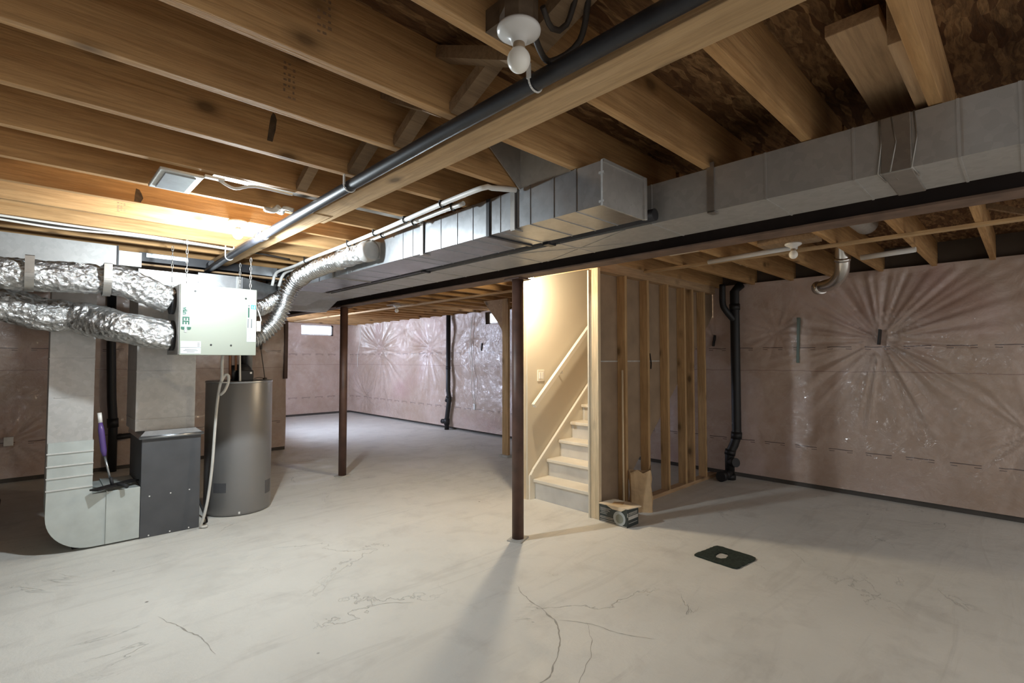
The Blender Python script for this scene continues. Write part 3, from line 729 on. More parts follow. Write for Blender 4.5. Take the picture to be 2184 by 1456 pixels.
# ventilator box
Y0 = 4.2
t = thing('air_exchanger', (1.0, Y0 + .2, 1.43), 'pale green enamel ventilator box hung on chains above the furnace', 'ventilator')
build('case', MB().box((.752, Y0 + .006, 1.432), (1.258, Y0 + .40, 1.94), .004), M['galv_dull'], t)
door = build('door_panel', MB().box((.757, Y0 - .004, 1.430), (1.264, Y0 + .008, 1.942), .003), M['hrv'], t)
fz = Y0 - .0045
def lab(name, x0, x1, z0, z1, mat, par, d=0.0012, b=0):
    return build(name, MB().box((x0, fz - d, z0), (x1, fz + .0005, z1)), mat, par)
def rrect(x0, x1, z0, z1, r, y0, y1):
    pts = []
    for cx, cz, a0 in ((x1 - r, z1 - r, 0), (x0 + r, z1 - r, 90), (x0 + r, z0 + r, 180), (x1 - r, z0 + r, 270)):
        for k in range(6):
            a = math.radians(a0 + 90 * k / 5); pts.append((cx + r * math.cos(a), cz + r * math.sin(a)))
    return MB().prism(pts, 1, y0, y1)
for x, z in ((.848, 1.895), (1.185, 1.868), (.955, 1.507), (1.088, 1.505)): build('screw', MB().lathe((x, fz, z), [(.0065, -.001), (.0065, .003), (.004, .005)], 12, (0, -1, 0)), M['black'], door)
a = lab('warning_label', .765, .858, 1.790, 1.838, M['label'], door)
m = MB()
for k in range(4): m.box((.775, fz - .0018, 1.800 + k * .009), (.846, fz - .001, 1.802 + k * .009))
build('print_lines', m, M['ink'], a)
br = build('brand_plate', rrect(.765, .826, 1.612, 1.780, .010, fz - .0014, fz + .0005), M['label'], door)
gb = build('green_end', rrect(.765, .826, 1.612, 1.640, .010, fz - .0018, fz - .0002), M['green'], br)
build('plate_cover', MB().box((.765, fz - .0020, 1.633), (.826, fz - .0013, 1.645)), M['label'], br)
# letters read downward: text x axis points down (-z), text up axis points right (+x)
TX, TY = (0, 0, -1), (1, 0, 0)
text_mesh('lettering', 'v\u00e4n', .040, M['green'], br, (.774, fz - .0030, 1.774), TX, TY, .0016)
text_mesh('lettering', 'EE', .058, M['green'], br, (.774, fz - .0030, 1.708), TX, TY, .0022)
text_mesh('lettering', '60H', .022, M['label'], br, (.786, fz - .0024, 1.631), TX, TY, .0008).location.y = -.0002
a = lab('rating_label', .765, .890, 1.441, 1.530, M['label'], door)
m = MB(); m.box((.765, fz - .0018, 1.484), (.890, fz - .001, 1.486))
for k, w in enumerate((.05, .09, .075)): m.box((.827 - w / 2, fz - .0018, 1.450 + k * .010), (.827 + w / 2, fz - .001, 1.4525 + k * .010))
for k in range(3): m.box((.868, fz - .0018, 1.495 + k * .010), (.882, fz - .001, 1.498 + k * .010))
build('print_lines', m, M['ink'], a)
a = lab('spec_label', 1.196, 1.261, 1.535, 1.828, M['label'], door)
lab('blue_mark', 1.222, 1.259, 1.788, 1.822, M['blue'], a, .002)
build('blue_mark_glyph', MB().prism([(1.244, 1.792), (1.249, 1.792), (1.252, 1.812), (1.248, 1.818), (1.240, 1.802)], 1, fz - .0026, fz - .0018).box((1.230, fz - .0026, 1.792), (1.233, fz - .0018, 1.815)), M['label'], a)
lab('green_bar', 1.202, 1.212, 1.722, 1.800, M['green'], a, .002)
lab('hazard_mark', 1.204, 1.212, 1.808, 1.820, M['ink'], a, .002)
m = MB(); m.box((1.201, fz - .002, 1.642), (1.206, fz - .001, 1.712)); m.box((1.225, fz - .002, 1.642), (1.231, fz - .001, 1.712))
for k in range(4):
    for j in range(9):
        m.box((1.206 + k * .014, fz - .0018, 1.545 + j * .0100), (1.208 + k * .014, fz - .001, 1.545 + j * .0100 + random.uniform(.003, .008)))
for k in range(3):
    for j in range(8): m.box((1.222 + k * .011, fz - .0018, 1.722 + j * .008), (1.2235 + k * .011, fz - .001, 1.722 + j * .008 + random.uniform(.003, .006)))
build('print_lines', m, M['ink'], a)
build('side_control', MB().box((1.262, Y0 + .02, 1.62), (1.305, Y0 + .10, 1.70), .003), M['white'], t)
build('side_cable', MB().tube(spline([(1.262, Y0 + .08, 1.86), (1.29, Y0 + .06, 1.80), (1.315, Y0 + .05, 1.71), (1.30, Y0 + .05, 1.69)]), .004, 8), M['cable'], t)
build('side_collar', MB().lathe((.756, Y0 + .19, 1.83), [(.098, 0), (.098, .03)], 28, (-1, 0, 0)).lathe((.756, Y0 + .19, 1.575), [(.112, 0), (.112, .03)], 28, (-1, 0, 0)).lathe((1.255, Y0 + .31, 1.81), [(.082, 0), (.082, .03)], 28, (1, 0, 0)).lathe((1.255, Y0 + .19, 1.56), [(.082, 0), (.082, .03)], 28, (1, 0, 0)), M['blackrub'], t)
def chain(x, y, z0, z1):
    m = MB(); L = .034; k = 0; z = z0
    while z < z1:
        pts = []
        for i in range(11):
            a = 2 * PI * i / 10; px, pz = .0065 * math.cos(a), (L * .60) * math.sin(a)
            pts.append((x + px, y, z + pz) if k % 2 else (x, y + px, z + pz))
        m.tube(pts, .0022, 6, cap=False); z += L; k += 1
    return m
for x, y in ((.80, Y0 + .04), (.765, Y0 + .36), (1.235, Y0 + .06), (1.24, Y0 + .36)):
    build('hanging_chain', chain(x, y, 1.945, 2.265 if x < 1 else 2.215), M['strap'], t)

# flexible ducts
def wob(i, k, p):
    return .018 * noise.noise(p * 6 + Vector((k * .35, 0, 0))) + .009 * noise.noise(p * 22 + Vector((0, k * .8, 0))) + .004 * noise.noise(p * 60 + Vector((k * 1.9, 0, k)))
def sleeve(name, pts, r, label, cinch=()):
    sp = spline(pts, .012)
    def rad(tt):
        q = r
        for c, wd, dp in cinch: q -= dp * math.exp(-((tt - c) / wd) ** 2)
        return q
    return tag(build(name, MB().tube(sp, rad, 40, f=wob), M['foil']), label, 'flexible duct', 'foil ducts at the ventilator')
sleeve('insulated_duct', [(.725, 4.39, 1.835), (.66, 4.385, 1.86), (.55, 4.38, 1.90), (.42, 4.39, 1.945), (.28, 4.40, 1.945), (.10, 4.40, 1.938), (-.15, 4.40, 1.942), (-.5, 4.40, 1.95), (-.9, 4.42, 1.95)], .098,
       'upper crinkled foil sleeve running left along the trunk from the ventilator', [(.24, .012, .018), (.60, .012, .018)])
sleeve('insulated_duct', [(.725, 4.39, 1.575), (.62, 4.38, 1.585), (.48, 4.40, 1.62), (.36, 4.52, 1.655), (.22, 4.66, 1.70), (.04, 4.70, 1.71), (-.12, 4.70, 1.76), (-.35, 4.70, 1.79), (-.9, 4.70, 1.80)], .108,
       'lower crinkled foil sleeve sagging across the return duct to the left', [(.36, .02, .018)])
for i, (x, lb) in enumerate(((.360, 'grey hanger strap looped around the upper foil sleeve, nearer the ventilator'), (-.02, 'grey hanger strap looped around the upper foil sleeve at the far left'))):
    zc = 1.945 if x > 0 else 1.94
    m = MB(); pr = []
    for k in range(25):
        a = PI * 1.0 + PI * k / 24; pr.append((4.395 + .112 * math.cos(a), zc + .112 * math.sin(a)))
    for (a, b) in zip(pr, pr[1:]):
        m.prism([a, b, (b[0] * .97 + 4.395 * .03, b[1] * .97 + zc * .03), (a[0] * .97 + 4.395 * .03, a[1] * .97 + zc * .03)], 0, x - .022, x + .022)
    m.box((x - .022, 4.280, zc - .005), (x + .022, 4.287, 2.045)).box((x - .022, 4.503, zc - .005), (x + .022, 4.51, 2.057))
    m.box((x - .022, 4.503, 2.050), (x + .022, 4.95, 2.0575)).box((x - .022, 4.280, 2.042), (x + .022, 4.51, 2.046))
    tag(build('hanger_strap', m, M['strap']), lb, 'strap', 'straps on the foil sleeve')
def corr(pts, r, label, pitch=.027):
    sp = spline(pts, .0042)
    def f(i, k, p): return .0105 * math.sin(i * .0042 / pitch * 2 * PI + k * 2 * PI / 36 + 1.2 * noise.noise(p * 9)) + .010 * noise.noise(p * 14) + .004 * noise.noise(p * 40)
    return tag(build('flex_duct', MB().tube(sp, r, 36, f=f), M['flex']), label, 'flexible duct', 'foil ducts at the ventilator')
corr([(1.286, 4.39, 1.56), (1.36, 4.39, 1.60), (1.46, 4.38, 1.70), (1.52, 4.36, 1.84), (1.555, 4.32, 1.98), (1.60, 4.24, 2.075), (1.63, 4.05, 2.12), (1.66, 3.85, 2.145), (1.69, 3.62, 2.160)], .064, 'bare corrugated foil duct curving up from the ventilator to the shiny duct side')
corr([(1.286, 4.51, 1.81), (1.36, 4.56, 1.83), (1.46, 4.66, 1.86), (1.56, 4.76, 1.92), (1.64, 4.84, 1.96), (1.70, 4.90, 2.0)], .058, 'short corrugated foil duct behind the curving one, right of the ventilator')
t = thing('flex_collar', (1.75, 3.4, 2.1), 'smooth foil sleeve and round collar joining the flex duct to the shiny duct', 'duct collar')
build('sleeve', MB().tube(spline([(1.688, 3.63, 2.160), (1.70, 3.45, 2.165), (1.715, 3.26, 2.168)], .012), .068, 32, f=lambda i, k, p: .006 * noise.noise(p * 16 + Vector((k, 0, 0)))), M['foil'], t)
build('collar', MB().lathe((1.706, 3.285, 2.168), [(.074, 0), (.076, .012), (.076, .072), (.060, .078)], 36, (.12, -1, 0)).box((1.74, 3.22, 2.12), (NX0 + .0, 3.32, 2.24)), M['galv_dull'], t)
build('printed_mark', MB().box((-.02, -.001, -.02), (.02, .001, .02)).box((-.012, -.0016, -.008), (.012, 0, -.004)).box((-.012, -.0016, .004), (.012, 0, .008)), M['label'], t)
pm = t.children[-1] if t.children[-1].name.startswith('printed') else [c for c in t.children if c.name.startswith('printed')][0]
for v in pm.data.vertices:
    q = v.co + t.location   # undo parent offset, then turn the square 45 degrees onto the sleeve side
    q = Matrix.Rotation(PI / 4, 3, 'Y') @ q; q = Matrix.Rotation(-PI / 2 + .02, 3, 'Z') @ q
    v.co = q + Vector((1.633, 3.42, 2.19)) - t.location

# white twin pipes beside the near duct
def clips(m, pts, r):
    for p in pts: m.tube([(p[0], p[1] - .012, p[2]), (p[0], p[1] + .012, p[2])], r, 10)
A = [(1.765, 1.80, 2.264), (1.65, 1.86, 2.262), (1.615, 1.90, 2.262), (1.625, 2.3, 2.262), (1.66, 2.95, 2.258), (1.675, 3.5, 2.255), (1.68, 4.1, 2.25), (1.69, 4.6, 2.24), (1.66, 4.95, 2.22), (1.64, 5.0, 2.10)]
B = [(1.70, 2.15, 2.26), (1.70, 2.4, 2.26), (1.72, 2.95, 2.256), (1.735, 3.5, 2.252), (1.74, 4.1, 2.25), (1.745, 4.6, 2.24), (1.73, 4.95, 2.22), (1.70, 5.0, 2.10)]
for P_, lb in ((A, 'outer white plastic pipe of the pair sagging beside the shiny duct'), (B, 'inner white plastic pipe of the pair, nearest the shiny duct')):
    t = thing('water_pipe', P_[0], lb, 'pipe', 'white twin pipes under the joists')
    build('pipe_run', MB().tube(spline(P_, .04), .0135, 12), M['white'], t)
    for yy in (2.228, 2.64, 3.052, 3.464, 4.288):
        k = min(range(len(P_) - 1), key=lambda j: abs((P_[j][1] + P_[j + 1][1]) / 2 - yy))
        a, b = Vector(P_[k]), Vector(P_[k + 1]); s_ = (yy + .019 - a.y) / (b.y - a.y) if abs(b.y - a.y) > 1e-6 else 0
        q = a.lerp(b, max(0, min(1, s_)))
        build('pipe_clip', MB().tube([(q.x + .018 * math.cos(u), q.y, q.z + .018 * math.sin(u)) for u in [2 * PI * i / 12 for i in range(13)]], .004, 6, cap=False).box((q.x - .018, q.y - .006, q.z), (q.x - .012, q.y + .006, JB + .002)), M['black'], t)

# cables along the joist at the left
CB = [('white house cable, topmost of the bundle stapled below the lit joist', [(-1.2, 4.31, 2.27), (-.3, 4.31, 2.272), (.2, 4.305, 2.268), (.6, 4.30, 2.27), (1.0, 4.30, 2.26), (1.12, 4.32, 2.262)], 'cable', .008),
      ('white house cable sagging lowest in the bundle left of the lit bulb', [(-1.2, 4.33, 2.262), (-.3, 4.33, 2.255), (.1, 4.33, 2.245), (.45, 4.33, 2.262), (.8, 4.335, 2.266), (1.12, 4.34, 2.26)], 'cable', .007),
      ('dark brown cable in the bundle below the brightly lit joist', [(-1.2, 4.35, 2.268), (-.1, 4.35, 2.262), (.4, 4.352, 2.26), (.9, 4.35, 2.262), (1.3, 4.37, 2.268), (1.6, 4.45, 2.268)], 'wirebrown', .008)]
for lb, P_, mt, r in CB:
    tag(build('house_cable', MB().tube(spline(P_, .04), r, 8), M[mt]), lb, 'cable', 'cables near the left trunk')
tag(build('cable_bundle', MB().tube(spline([(1.00, 3.05, 2.28), (1.03, 3.0, 2.25), (1.02, 2.93, 2.262), (1.06, 2.9, 2.25)]), .012, 8).tube(spline([(.96, 3.06, 2.272), (.985, 3.0, 2.255), (1.0, 2.96, 2.27)]), .016, 8), M['white']), 'white bundled fittings and tape beside the black pipe behind the vent', 'cable fitting')

# ------------------------------------------------------------------ bulbs
def lamp(x, y, zb, label, state, group=None, light=None, tilt=0):
    t = thing('lampholder', (x, y, zb - .03), label, 'light', group)
    build('base', MB().lathe((x, y, zb), [(.055, 0), (.057, -.005), (.056, -.011), (.050, -.015), (.047, -.018), (.036, -.022), (.033, -.025), (.022, -.030), (.019, -.040), (0, -.040)], 36), M['porcelain'], t)
    build('bulb_collar', MB().lathe((x, y, zb - .0385), [(.0150, 0), (.0165, -.010), (.0175, -.019)], 24), M['collar'], t)
    b = build('bulb', MB().lathe((x, y, zb - .0565), [(.0178, 0)] + [(.030 * math.sin(math.radians(q)), -.026 + .030 * math.cos(math.radians(q)) * (1 if q < 90 else 1.1)) for q in range(42, 180, 9)] + [(0, -.059)], 28), M[state], t)
    if light:
        l = bpy.data.lights.new('bulb_light', 'POINT'); l.energy, l.color = light; l.shadow_soft_size = .035
        lo = bpy.data.objects.new('bulb_light', l); C.objects.link(lo); lo.parent = t
        lo.location = Vector((x, y, zb - .145)) - t.location
        b.visible_shadow = True
    return t
t = lamp(.885, .893, 2.252, 'unlit frosted bulb in a porcelain holder hanging nearest overhead', 'bulb_off')
build('junction_box', MB().lathe((.885, .893, 2.252), [(.050, 0), (.050, .12)], 8, smooth=False), M['rusty'], t)
build('mount_bracket', MB().box((.86, .93, JB - .0), (.93, .997, JB + .06)), M['rusty'], t)
lamp(.93, 3.482, JB - .001, 'glaring lit bulb under the joist above the ventilator box', 'bulb_cool', None, (58, (.84, .94, 1.0)))
lamp(3.36, 3.235, JB - .03, 'warm lit bulb just in front of the stair opening', 'bulb_warm', None, (30, (1.0, .84, .60)))
build('mount_bracket', MB().box((3.28, 3.05, JB - .03), (3.44, 3.47, JB - .0)), M['wood_y'], [o for o in S.objects if o.get('label', '').startswith('warm lit bulb')][0])
lamp(4.06, 1.20, JB - .02, 'unlit white bulb under the joists of the right bay near the strapping', 'bulb_off')
tag(build('backing_block', MB().box((3.98, 1.033, JB - .02), (4.14, 1.425, JB + .02)), M['brace']), 'wood block carrying the unlit bulb of the right bay', 'block')
lamp(4.20, 7.02, JB - .02, 'unlit white bulb far back under the ceiling of the far room', 'bulb_off')
tag(build('backing_block', MB().box((4.12, 6.80, JB - .02), (4.28, 7.20, JB)), M['brace']), 'wood block carrying the unlit bulb of the far room', 'block')
m = MB().tube(spline([(.94, .90, 2.30), (1.0, .93, 2.27), (1.08, .955, 2.275), (1.12, .88, 2.32), (1.06, .80, 2.40), (1.0, .75, 2.46)]), .009, 8)
tag(build('supply_cable', m, M['wirebrown']), 'thick dark cable looping from the near bulb box toward the black pipe', 'cable', 'dark cables at the near bulb')
m = MB().tube(spline([(.94, .86, 2.32), (1.0, .88, 2.30), (1.05, .87, 2.33), (1.03, .80, 2.42), (1.02, .74, 2.50)]), .008, 8)
tag(build('supply_cable', m, M['wirebrown']), 'thinner dark cable curving up from the near bulb box', 'cable', 'dark cables at the near bulb')

# ------------------------------------------------------------------ stairs
NS = 11; RUN, RISE, SX = .192, .1745, 3.69
Ya, Yb = 2.765, 3.492
t = thing('staircase', (SX, 3.13, 0), 'cream painted closed staircase rising to the right behind the end stud', 'stairs')
for k in range(NS):
    x = SX + RUN * k; z = .200 + RISE * k
    if x + .24 > XR - .05: break
    build('tread', MB().box((x - .03, Ya, z - .032), (x + RUN + .02, Yb, z), .006), M['tread'], t)
    build('riser', MB().box((x, Ya + .002, z - RISE if k else 0), (x + .018, Yb - .002, z - .033)).box((x - .008, Ya + .002, z - .048), (x, Yb - .002, z - .034)), M['riser'], t)
sl = RISE / RUN
def zs(x, off): return (x - SX) * sl + off
x1 = 5.9
build('skirt_board', MB().prism([(3.615, 0), (3.68, 0), (x1, zs(x1, -.05)), (x1, zs(x1, .315)), (3.69, zs(3.69, .315)), (3.615, .235)], 1, Yb, Yb + .02).bar((3.62, Yb - .002, .245), (3.66, Yb - .002, .29), .028, .012).bar((3.655, Yb - .002, zs(3.655, .318)), (x1, Yb - .002, zs(x1, .318)), .028, .016), M['trimp'], t)
build('stringer', MB().prism([(3.70, .0), (3.95, .0), (x1, zs(x1, -.27)), (x1, zs(x1, .10)), (3.70, .13)], 1, 2.742, Ya - .001), M['wood_x'], t)['label'] = 'raw timber stringer seen between the bare studs'
# stair walls
struct('wall_stair_left', MB().prism([(3.60, 0), (3.70, 0), (6.1, zs(6.1, -.3)), (6.1, JT - .001), (3.60, JT - .001)], 1, Yb + .021, Yb + .035), M['cream'])
struct('wall_stair_left_back', MB().prism([(3.60, 0), (3.95, 0), (6.1, zs(6.1, -.4)), (6.1, JT - .001), (3.60, JT - .001)], 1, Yb + .13, Yb + .145), M['drywall_back'])
struct('wall_stair_right', MB().prism([(3.652, 1.2), (3.652, JT - .001), (6.1, JT - .001), (6.1, zs(6.1, -.25)), (3.95, .02), (3.652, .02)], 1, 2.731, 2.7415), M['drywall_back'])
struct('trim_4', MB().box((3.598, 2.7315, .0), (3.651, 2.743, 2.20)).box((3.59, 2.735, 0), (3.60, 2.75, 2.2)), M['cream'])
tag(build('end_stud', MB().box((3.601, 2.641, .0), (3.639, 2.730, 2.215), .002), M['stud_pale']), 'pale end stud at the right side of the stair opening, lit cream', 'stud')
tag(build('end_stud', MB().box((3.600, Yb + .036, .0), (3.638, Yb + .129, 2.215), .002), M['stud_pale']), 'pale end stud at the left side of the stair opening, behind the near post', 'stud')
t = thing('handrail', (3.62, Yb - .05, .9), 'cream wooden handrail slanting up the stair wall', 'handrail')
a = Vector((3.625, Yb - .045, .935)); b = Vector((5.3, Yb - .045, .935 + 1.675 * sl))
build('rail', MB().bar(a, b, .038, .045), M['trimp'], t)
for s_ in (.25, .60): 
    q = a.lerp(b, s_); build('bracket', MB().tube([q + Vector((0, 0, -.02)), q + Vector((.02, .0, -.06)), q + Vector((.02, .068, -.07))], .007, 8), M['chrome'], t)
t = thing('light_switch', (3.79, Yb + .02, 1.23), 'cream double light switch plate on the stair wall under the handrail', 'switch')
build('plate', MB().box((3.745, Yb + .012, 1.175), (3.845, Yb + .021, 1.29), .003), M['trimp'], t)
for x in (3.778, 3.815): build('rocker', MB().box((x - .012, Yb + .006, 1.20), (x + .012, Yb + .013, 1.265), .002), M['white'], t)

# bare stud wall beside the stairs
SL = ['first bare stud right of the stair opening, standing behind the black carton', 'second bare stud from the stair opening, right behind the paper bag', 'third bare stud from the stair opening, with nail holes', 'fourth bare stud from the stair opening', 'fifth bare stud from the stair opening, doubled close to the fourth', 'sixth and last bare stud, nearest the black drain stack']
for x, lb in zip((4.024, 4.42, 4.813, 5.186, 5.376, 5.67), SL):
    tag(build('wall_stud', MB().box((x, 2.641, .038), (x + .038, 2.730, 2.19), .002), M['stud']), lb, 'stud', 'bare studs beside the stairs')
tag(build('bottom_plate', MB().box((3.640, 2.641, 0), (5.98, 2.730, .038), .002), M['wood_x']), 'timber bottom plate lying on the floor under the bare studs', 'plate')
tag(build('wall_top_plate', MB().box((3.640, 2.641, 2.19), (5.98, 2.730, 2.28), .002), M['wood_x']), 'doubled timber top plate above the bare studs', 'plate')
tag(build('thin_conduit', MB().tube([(3.955, 2.625, .0), (3.955, 2.63, 1.3)], .010, 8), M['stud_pale']), 'thin pale stick standing against the first bare stud', 'stick')
m = MB().box((3.66, 2.726, 1.375), (4.80, 2.7305, 1.387))
tag(build('paper_seam_strip', m, M['cap']), 'pale joint strip across the brown gypsum between the studs', 'strip')
tag(build('gypsum_cable', MB().tube(spline([(4.60, 2.722, 1.46), (4.61, 2.72, 1.40), (4.625, 2.722, 1.36), (4.62, 2.724, 1.30)]), .006, 6), M['dark']), 'short dark cable end poking out between the second and third stud', 'cable')

# framing left of the stairs seen past the near post
tag(build('corner_stud', MB().box((4.93, 5.20, .03), (4.97, 5.32, JB), .002), M['stud']), 'lone timber stud seen just left of the near brown post', 'stud')
tag(build('stud_foot', MB().box((4.89, 5.17, 0), (5.01, 5.35, .03), .006), M['cap']), 'white plaster pad under the lone stud left of the near post', 'pad')
tag(build('gusset_board', MB().prism([(5.325, 2.279), (5.75, 2.279), (5.42, 1.93), (5.325, 1.80)], 0, 4.94, 4.955), M['wood_x']), 'triangular board at the ceiling left of the near post, beside the small window', 'board')

# ------------------------------------------------------------------ drain stacks
def stack(label, P_, r, extra, extra2=None):
    t = thing('drain_stack', (P_[0][0], P_[0][1], 0), label, 'drain pipe')
    build('main_pipe', MB().tube(P_, r, 20), M['black'], t)
    for i, (a, b, rr) in enumerate(extra): build('pipe_coupling', MB().tube([a, b], rr, 20), M['black'], t)
    if extra2: build('side_branch', MB().tube(spline(extra2[0], .03), extra2[1], 16), M['black'], t)
    return t
sx_, sy_ = 5.93, 2.405
stack('black plastic drain stack with a side branch near the pink right wall', [(5.92, 2.47, .0), (5.92, 2.47, .30), (5.95, 2.43, .40), (sx_ + .04, sy_, .50), (sx_ + .04, sy_, 2.20), (sx_ + .10, sy_ - .05, JB)], .052,
      [((5.92, 2.47, .0), (5.92, 2.47, .06), .065), ((5.92, 2.47, .28), (5.93, 2.46, .34), .060), ((sx_ + .035, sy_ + .003, .47), (sx_ + .04, sy_, .55), .060), ((sx_ + .04, sy_, 1.98), (sx_ + .04, sy_, 2.05), .060), ((5.76, 2.48, .055), (5.92, 2.47, .075), .05), ((5.70, 2.485, .06), (5.78, 2.48, .06), .058), ((5.92, 2.47, .20), (5.84, 2.38, .215), .042), ((5.86, 2.41, .21), (5.83, 2.36, .22), .052)],
      [[(sx_ + .03, sy_, 1.85), (sx_ - .06, sy_ + .06, 1.97), (sx_ - .08, sy_ + .09, 2.06), (sx_ - .08, sy_ + .09, JB)], .036])
stack('tall black drain pipe on the far right wall left of the outlet', [(6.00, 8.10, 0), (6.00, 8.10, .20), (6.00, 8.02, .62), (6.00, 8.06, .78), (6.00, 8.06, JB)], .045,
      [((6.00, 8.08, .56), (6.00, 8.03, .66), .056), ((6.00, 8.10, .10), (6.00, 8.10, .22), .056), ((6.00, 8.10, .16), (5.97, 8.22, .16), .048), ((6.00, 8.06, 1.2), (6.00, 8.06, 1.26), .05)])
stack('black drain pipe on the left wall seen between the return duct and plenum', [(.76, YC - .165, 0), (.76, YC - .165, .6), (.74, YC - .165, .9), (.72, YC - .165, 1.6), (.71, YC - .165, JB)], .048,
      [((.76, YC - .165, .55), (.755, YC - .165, .66), .058), ((.76, YC - .165, .42), (.95, YC - .165, .43), .035)])

# ------------------------------------------------------------------ right bay ceiling
t = tag(build('ceiling_strapping', MB().box((4.36, -1.4, JB - .022), (4.425, 2.64, JB - .001), .001), M['wood_y']), 'thin strapping board nailed under the joists of the right bay', 'strapping')
tag(build('ceiling_strapping', MB().box((4.36, 3.70, JB - .022), (4.425, 11.8, JB - .001), .001), M['wood_y']), 'pale thin strapping board under the joists of the far room', 'strapping')
tag(build('white_pipe', MB().tube([(4.29, 1.95, 2.258), (4.21, 1.22, 2.262)], .020, 12).tube([(4.33, 1.95, 2.258), (4.25, 1.25, 2.262)], .012, 10), M['white']), 'pair of short white pipes left of the unlit bulb in the right bay', 'pipe')
tag(build('white_pipe', MB().tube([(5.03, .97, 2.258), (4.98, .60, 2.262)], .022, 12).tube([(5.09, .97, 2.258), (5.04, .62, 2.262)], .014, 10), M['white']), 'short white pipe pair under the right bay joists right of the strapping', 'pipe')
t = thing('round_duct', (5.35, 1.25, 2.15), 'shiny round metal duct elbow dropping from the joists toward the pink wall', 'duct')
build('elbow', MB().tube(spline([(5.15, 1.13, JB + .16), (5.20, 1.14, JB + .0), (5.27, 1.17, JB - .11), (5.38, 1.25, JB - .165), (5.50, 1.36, JB - .175), (5.56, 1.40, JB - .175)], .035), .058, 24), M['chrome'], t)
build('end_ring', MB().tube([(5.55, 1.395, JB - .175), (5.60, 1.44, JB - .175)], .066, 24).tube([(5.185, 1.136, JB + .03), (5.20, 1.14, JB - .0)], .064, 24), M['chrome'], t)
tag(build('round_duct', MB().tube([(3.5, .80, JB + .10), (4.34, .80, JB + .10)], .075, 24), M['galv_dull']), 'dull round duct lying between joists behind the strapping of the right bay', 'duct')
for i, (x, lb) in enumerate(((4.75, 'cross brace between right bay joists nearest the stud wall'), (4.9, 'cross brace farther toward the pink wall near the studs'))):
    brace((x, 1.85, JB + .01), (x, 2.228, JT - .02), lb, .04, .03, group='braces of the right bay')
brace((3.4, .22, JB + .02), (3.4, .585, JT - .04), 'diagonal brace close to the dark beam at the far right', .05, .035, group='braces of the right bay')
brace((4.80, -.20, JB + .02), (4.80, .186, JT - .04), 'pale brace in the last joist gap at the right edge', .05, .035, group='braces of the right bay')
tag(build('pale_panel', MB().box((3.80, 1.90, JB + .03), (4.05, 2.18, JB + .034)), M['card']), 'small pale card panel tucked between right bay joists above the studs', 'panel')
tag(build('pinned_wall_strip', MB().box((XR - .112, 1.760, 1.36), (XR - .070, 1.785, 1.86), .002, Matrix.Rotation(.03, 3, 'X')), M['teal']), 'thin green-grey strip fixed upright on the pink right wall', 'strip')
tag(build('wall_pin', MB().box((XR - .110, 1.038, 1.545), (XR - .005, 1.052, 1.70), .002, Matrix.Rotation(.10, 3, 'X')), M['black']), 'short black pin at the centre of the radiating folds on the right wall', 'pin', 'black pins on the walls')
tag(build('wall_pin', MB().box((XR - .110, 2.715, 1.56), (XR - .005, 2.727, 1.70), .002, Matrix.Rotation(.15, 3, 'X')), M['black']), 'short black pin on the right wall just left of the drain stack', 'pin', 'black pins on the walls')
tag(build('wall_pin', MB().box((XR - .14, 7.11, 1.56), (XR - .005, 7.125, 1.70), .002, Matrix.Rotation(.1, 3, 'X')), M['black']), 'short black pin on the far right wall below the small window', 'pin', 'black pins on the walls')
tag(build('wall_pin', MB().box((2.50, YC - .10, 1.55), (2.515, YC - .01, 1.68), .002), M['black']), 'short black pin on the wall right of the ventilator', 'pin', 'black pins on the walls')
t = thing('wall_outlet', (XR - .04, 7.325, .45), 'white outlet with its cable hanging on the far right wall', 'outlet')
build('outlet_box', MB().box((XR - .14, 7.295, .445), (XR - .02, 7.355, .555), .004), M['white'], t)
build('feed_cable', MB().tube(spline([(XR - .13, 7.32, .55), (XR - .15, 7.40, .9), (XR - .15, 7.36, 1.3), (XR - .15, 7.42, 1.8), (XR - .14, 7.36, JB)]), .005, 6).tube(spline([(XR - .13, 7.30, .56), (XR - .15, 7.32, 1.0), (XR - .15, 7.45, 1.5), (XR - .14, 7.40, 2.2)]), .004, 6), M['cable'], t)
t = thing('wall_outlet', (-.16, YC - .05, .41), 'small white outlet box in the dark wall at the far left', 'outlet')
build('outlet_box', MB().box((-.20, YC - .12, .42), (-.12, YC - .005, .52), .004), M['white'], t)
tag(build('dark_wall_strip', MB().box((2.835, YC - .12, 1.10), (2.885, YC - .05, 2.0), .002), M['post']), 'dark red strip down the wall corner right of the ventilator', 'strip')
tag(build('hanging_cable', MB().tube(spline([(XR - .14, 11.9, JB), (XR - .16, 11.85, 1.9), (XR - .15, 12.0, 1.5), (XR - .14, 12.02, 1.2)], .05), .006, 6), M['cable']), 'thin cable hanging on the bluish far wall beside the farther post', 'cable')

# ------------------------------------------------------------------ small things on the floor
t = thing('floor_mat', (3.57, 1.53, 0), 'dark green turf scrap with a worn pale hole lying on the concrete', 'mat')
mc = [(3.432, 1.703), (3.734, 1.66), (3.703, 1.361), (3.412, 1.392)]
m = MB(); N = 40
ring = []
for i in range(4):
    a = Vector(mc[i]); b = Vector(mc[(i + 1) % 4])
    for k in range(14):
        q = a.lerp(b, k / 14); c_ = Vector((3.57, 1.53)); d_ = (q - c_)
        rr = 1 - .05 * (1 if k == 0 else (.5 if k in (1, 13) else 0))
        q = c_ + d_ * rr + Vector((random.uniform(-.003, .003), random.uniform(-.003, .003))); ring.append(q)
inner = []
for i, q in enumerate(ring):
    a = math.atan2(q.y - 1.53, q.x - 3.565); inner.append(Vector((3.562 + .062 * math.cos(a), 1.552 + .040 * math.sin(a))) + Vector((random.uniform(-.006, .006), random.uniform(-.006, .006))))
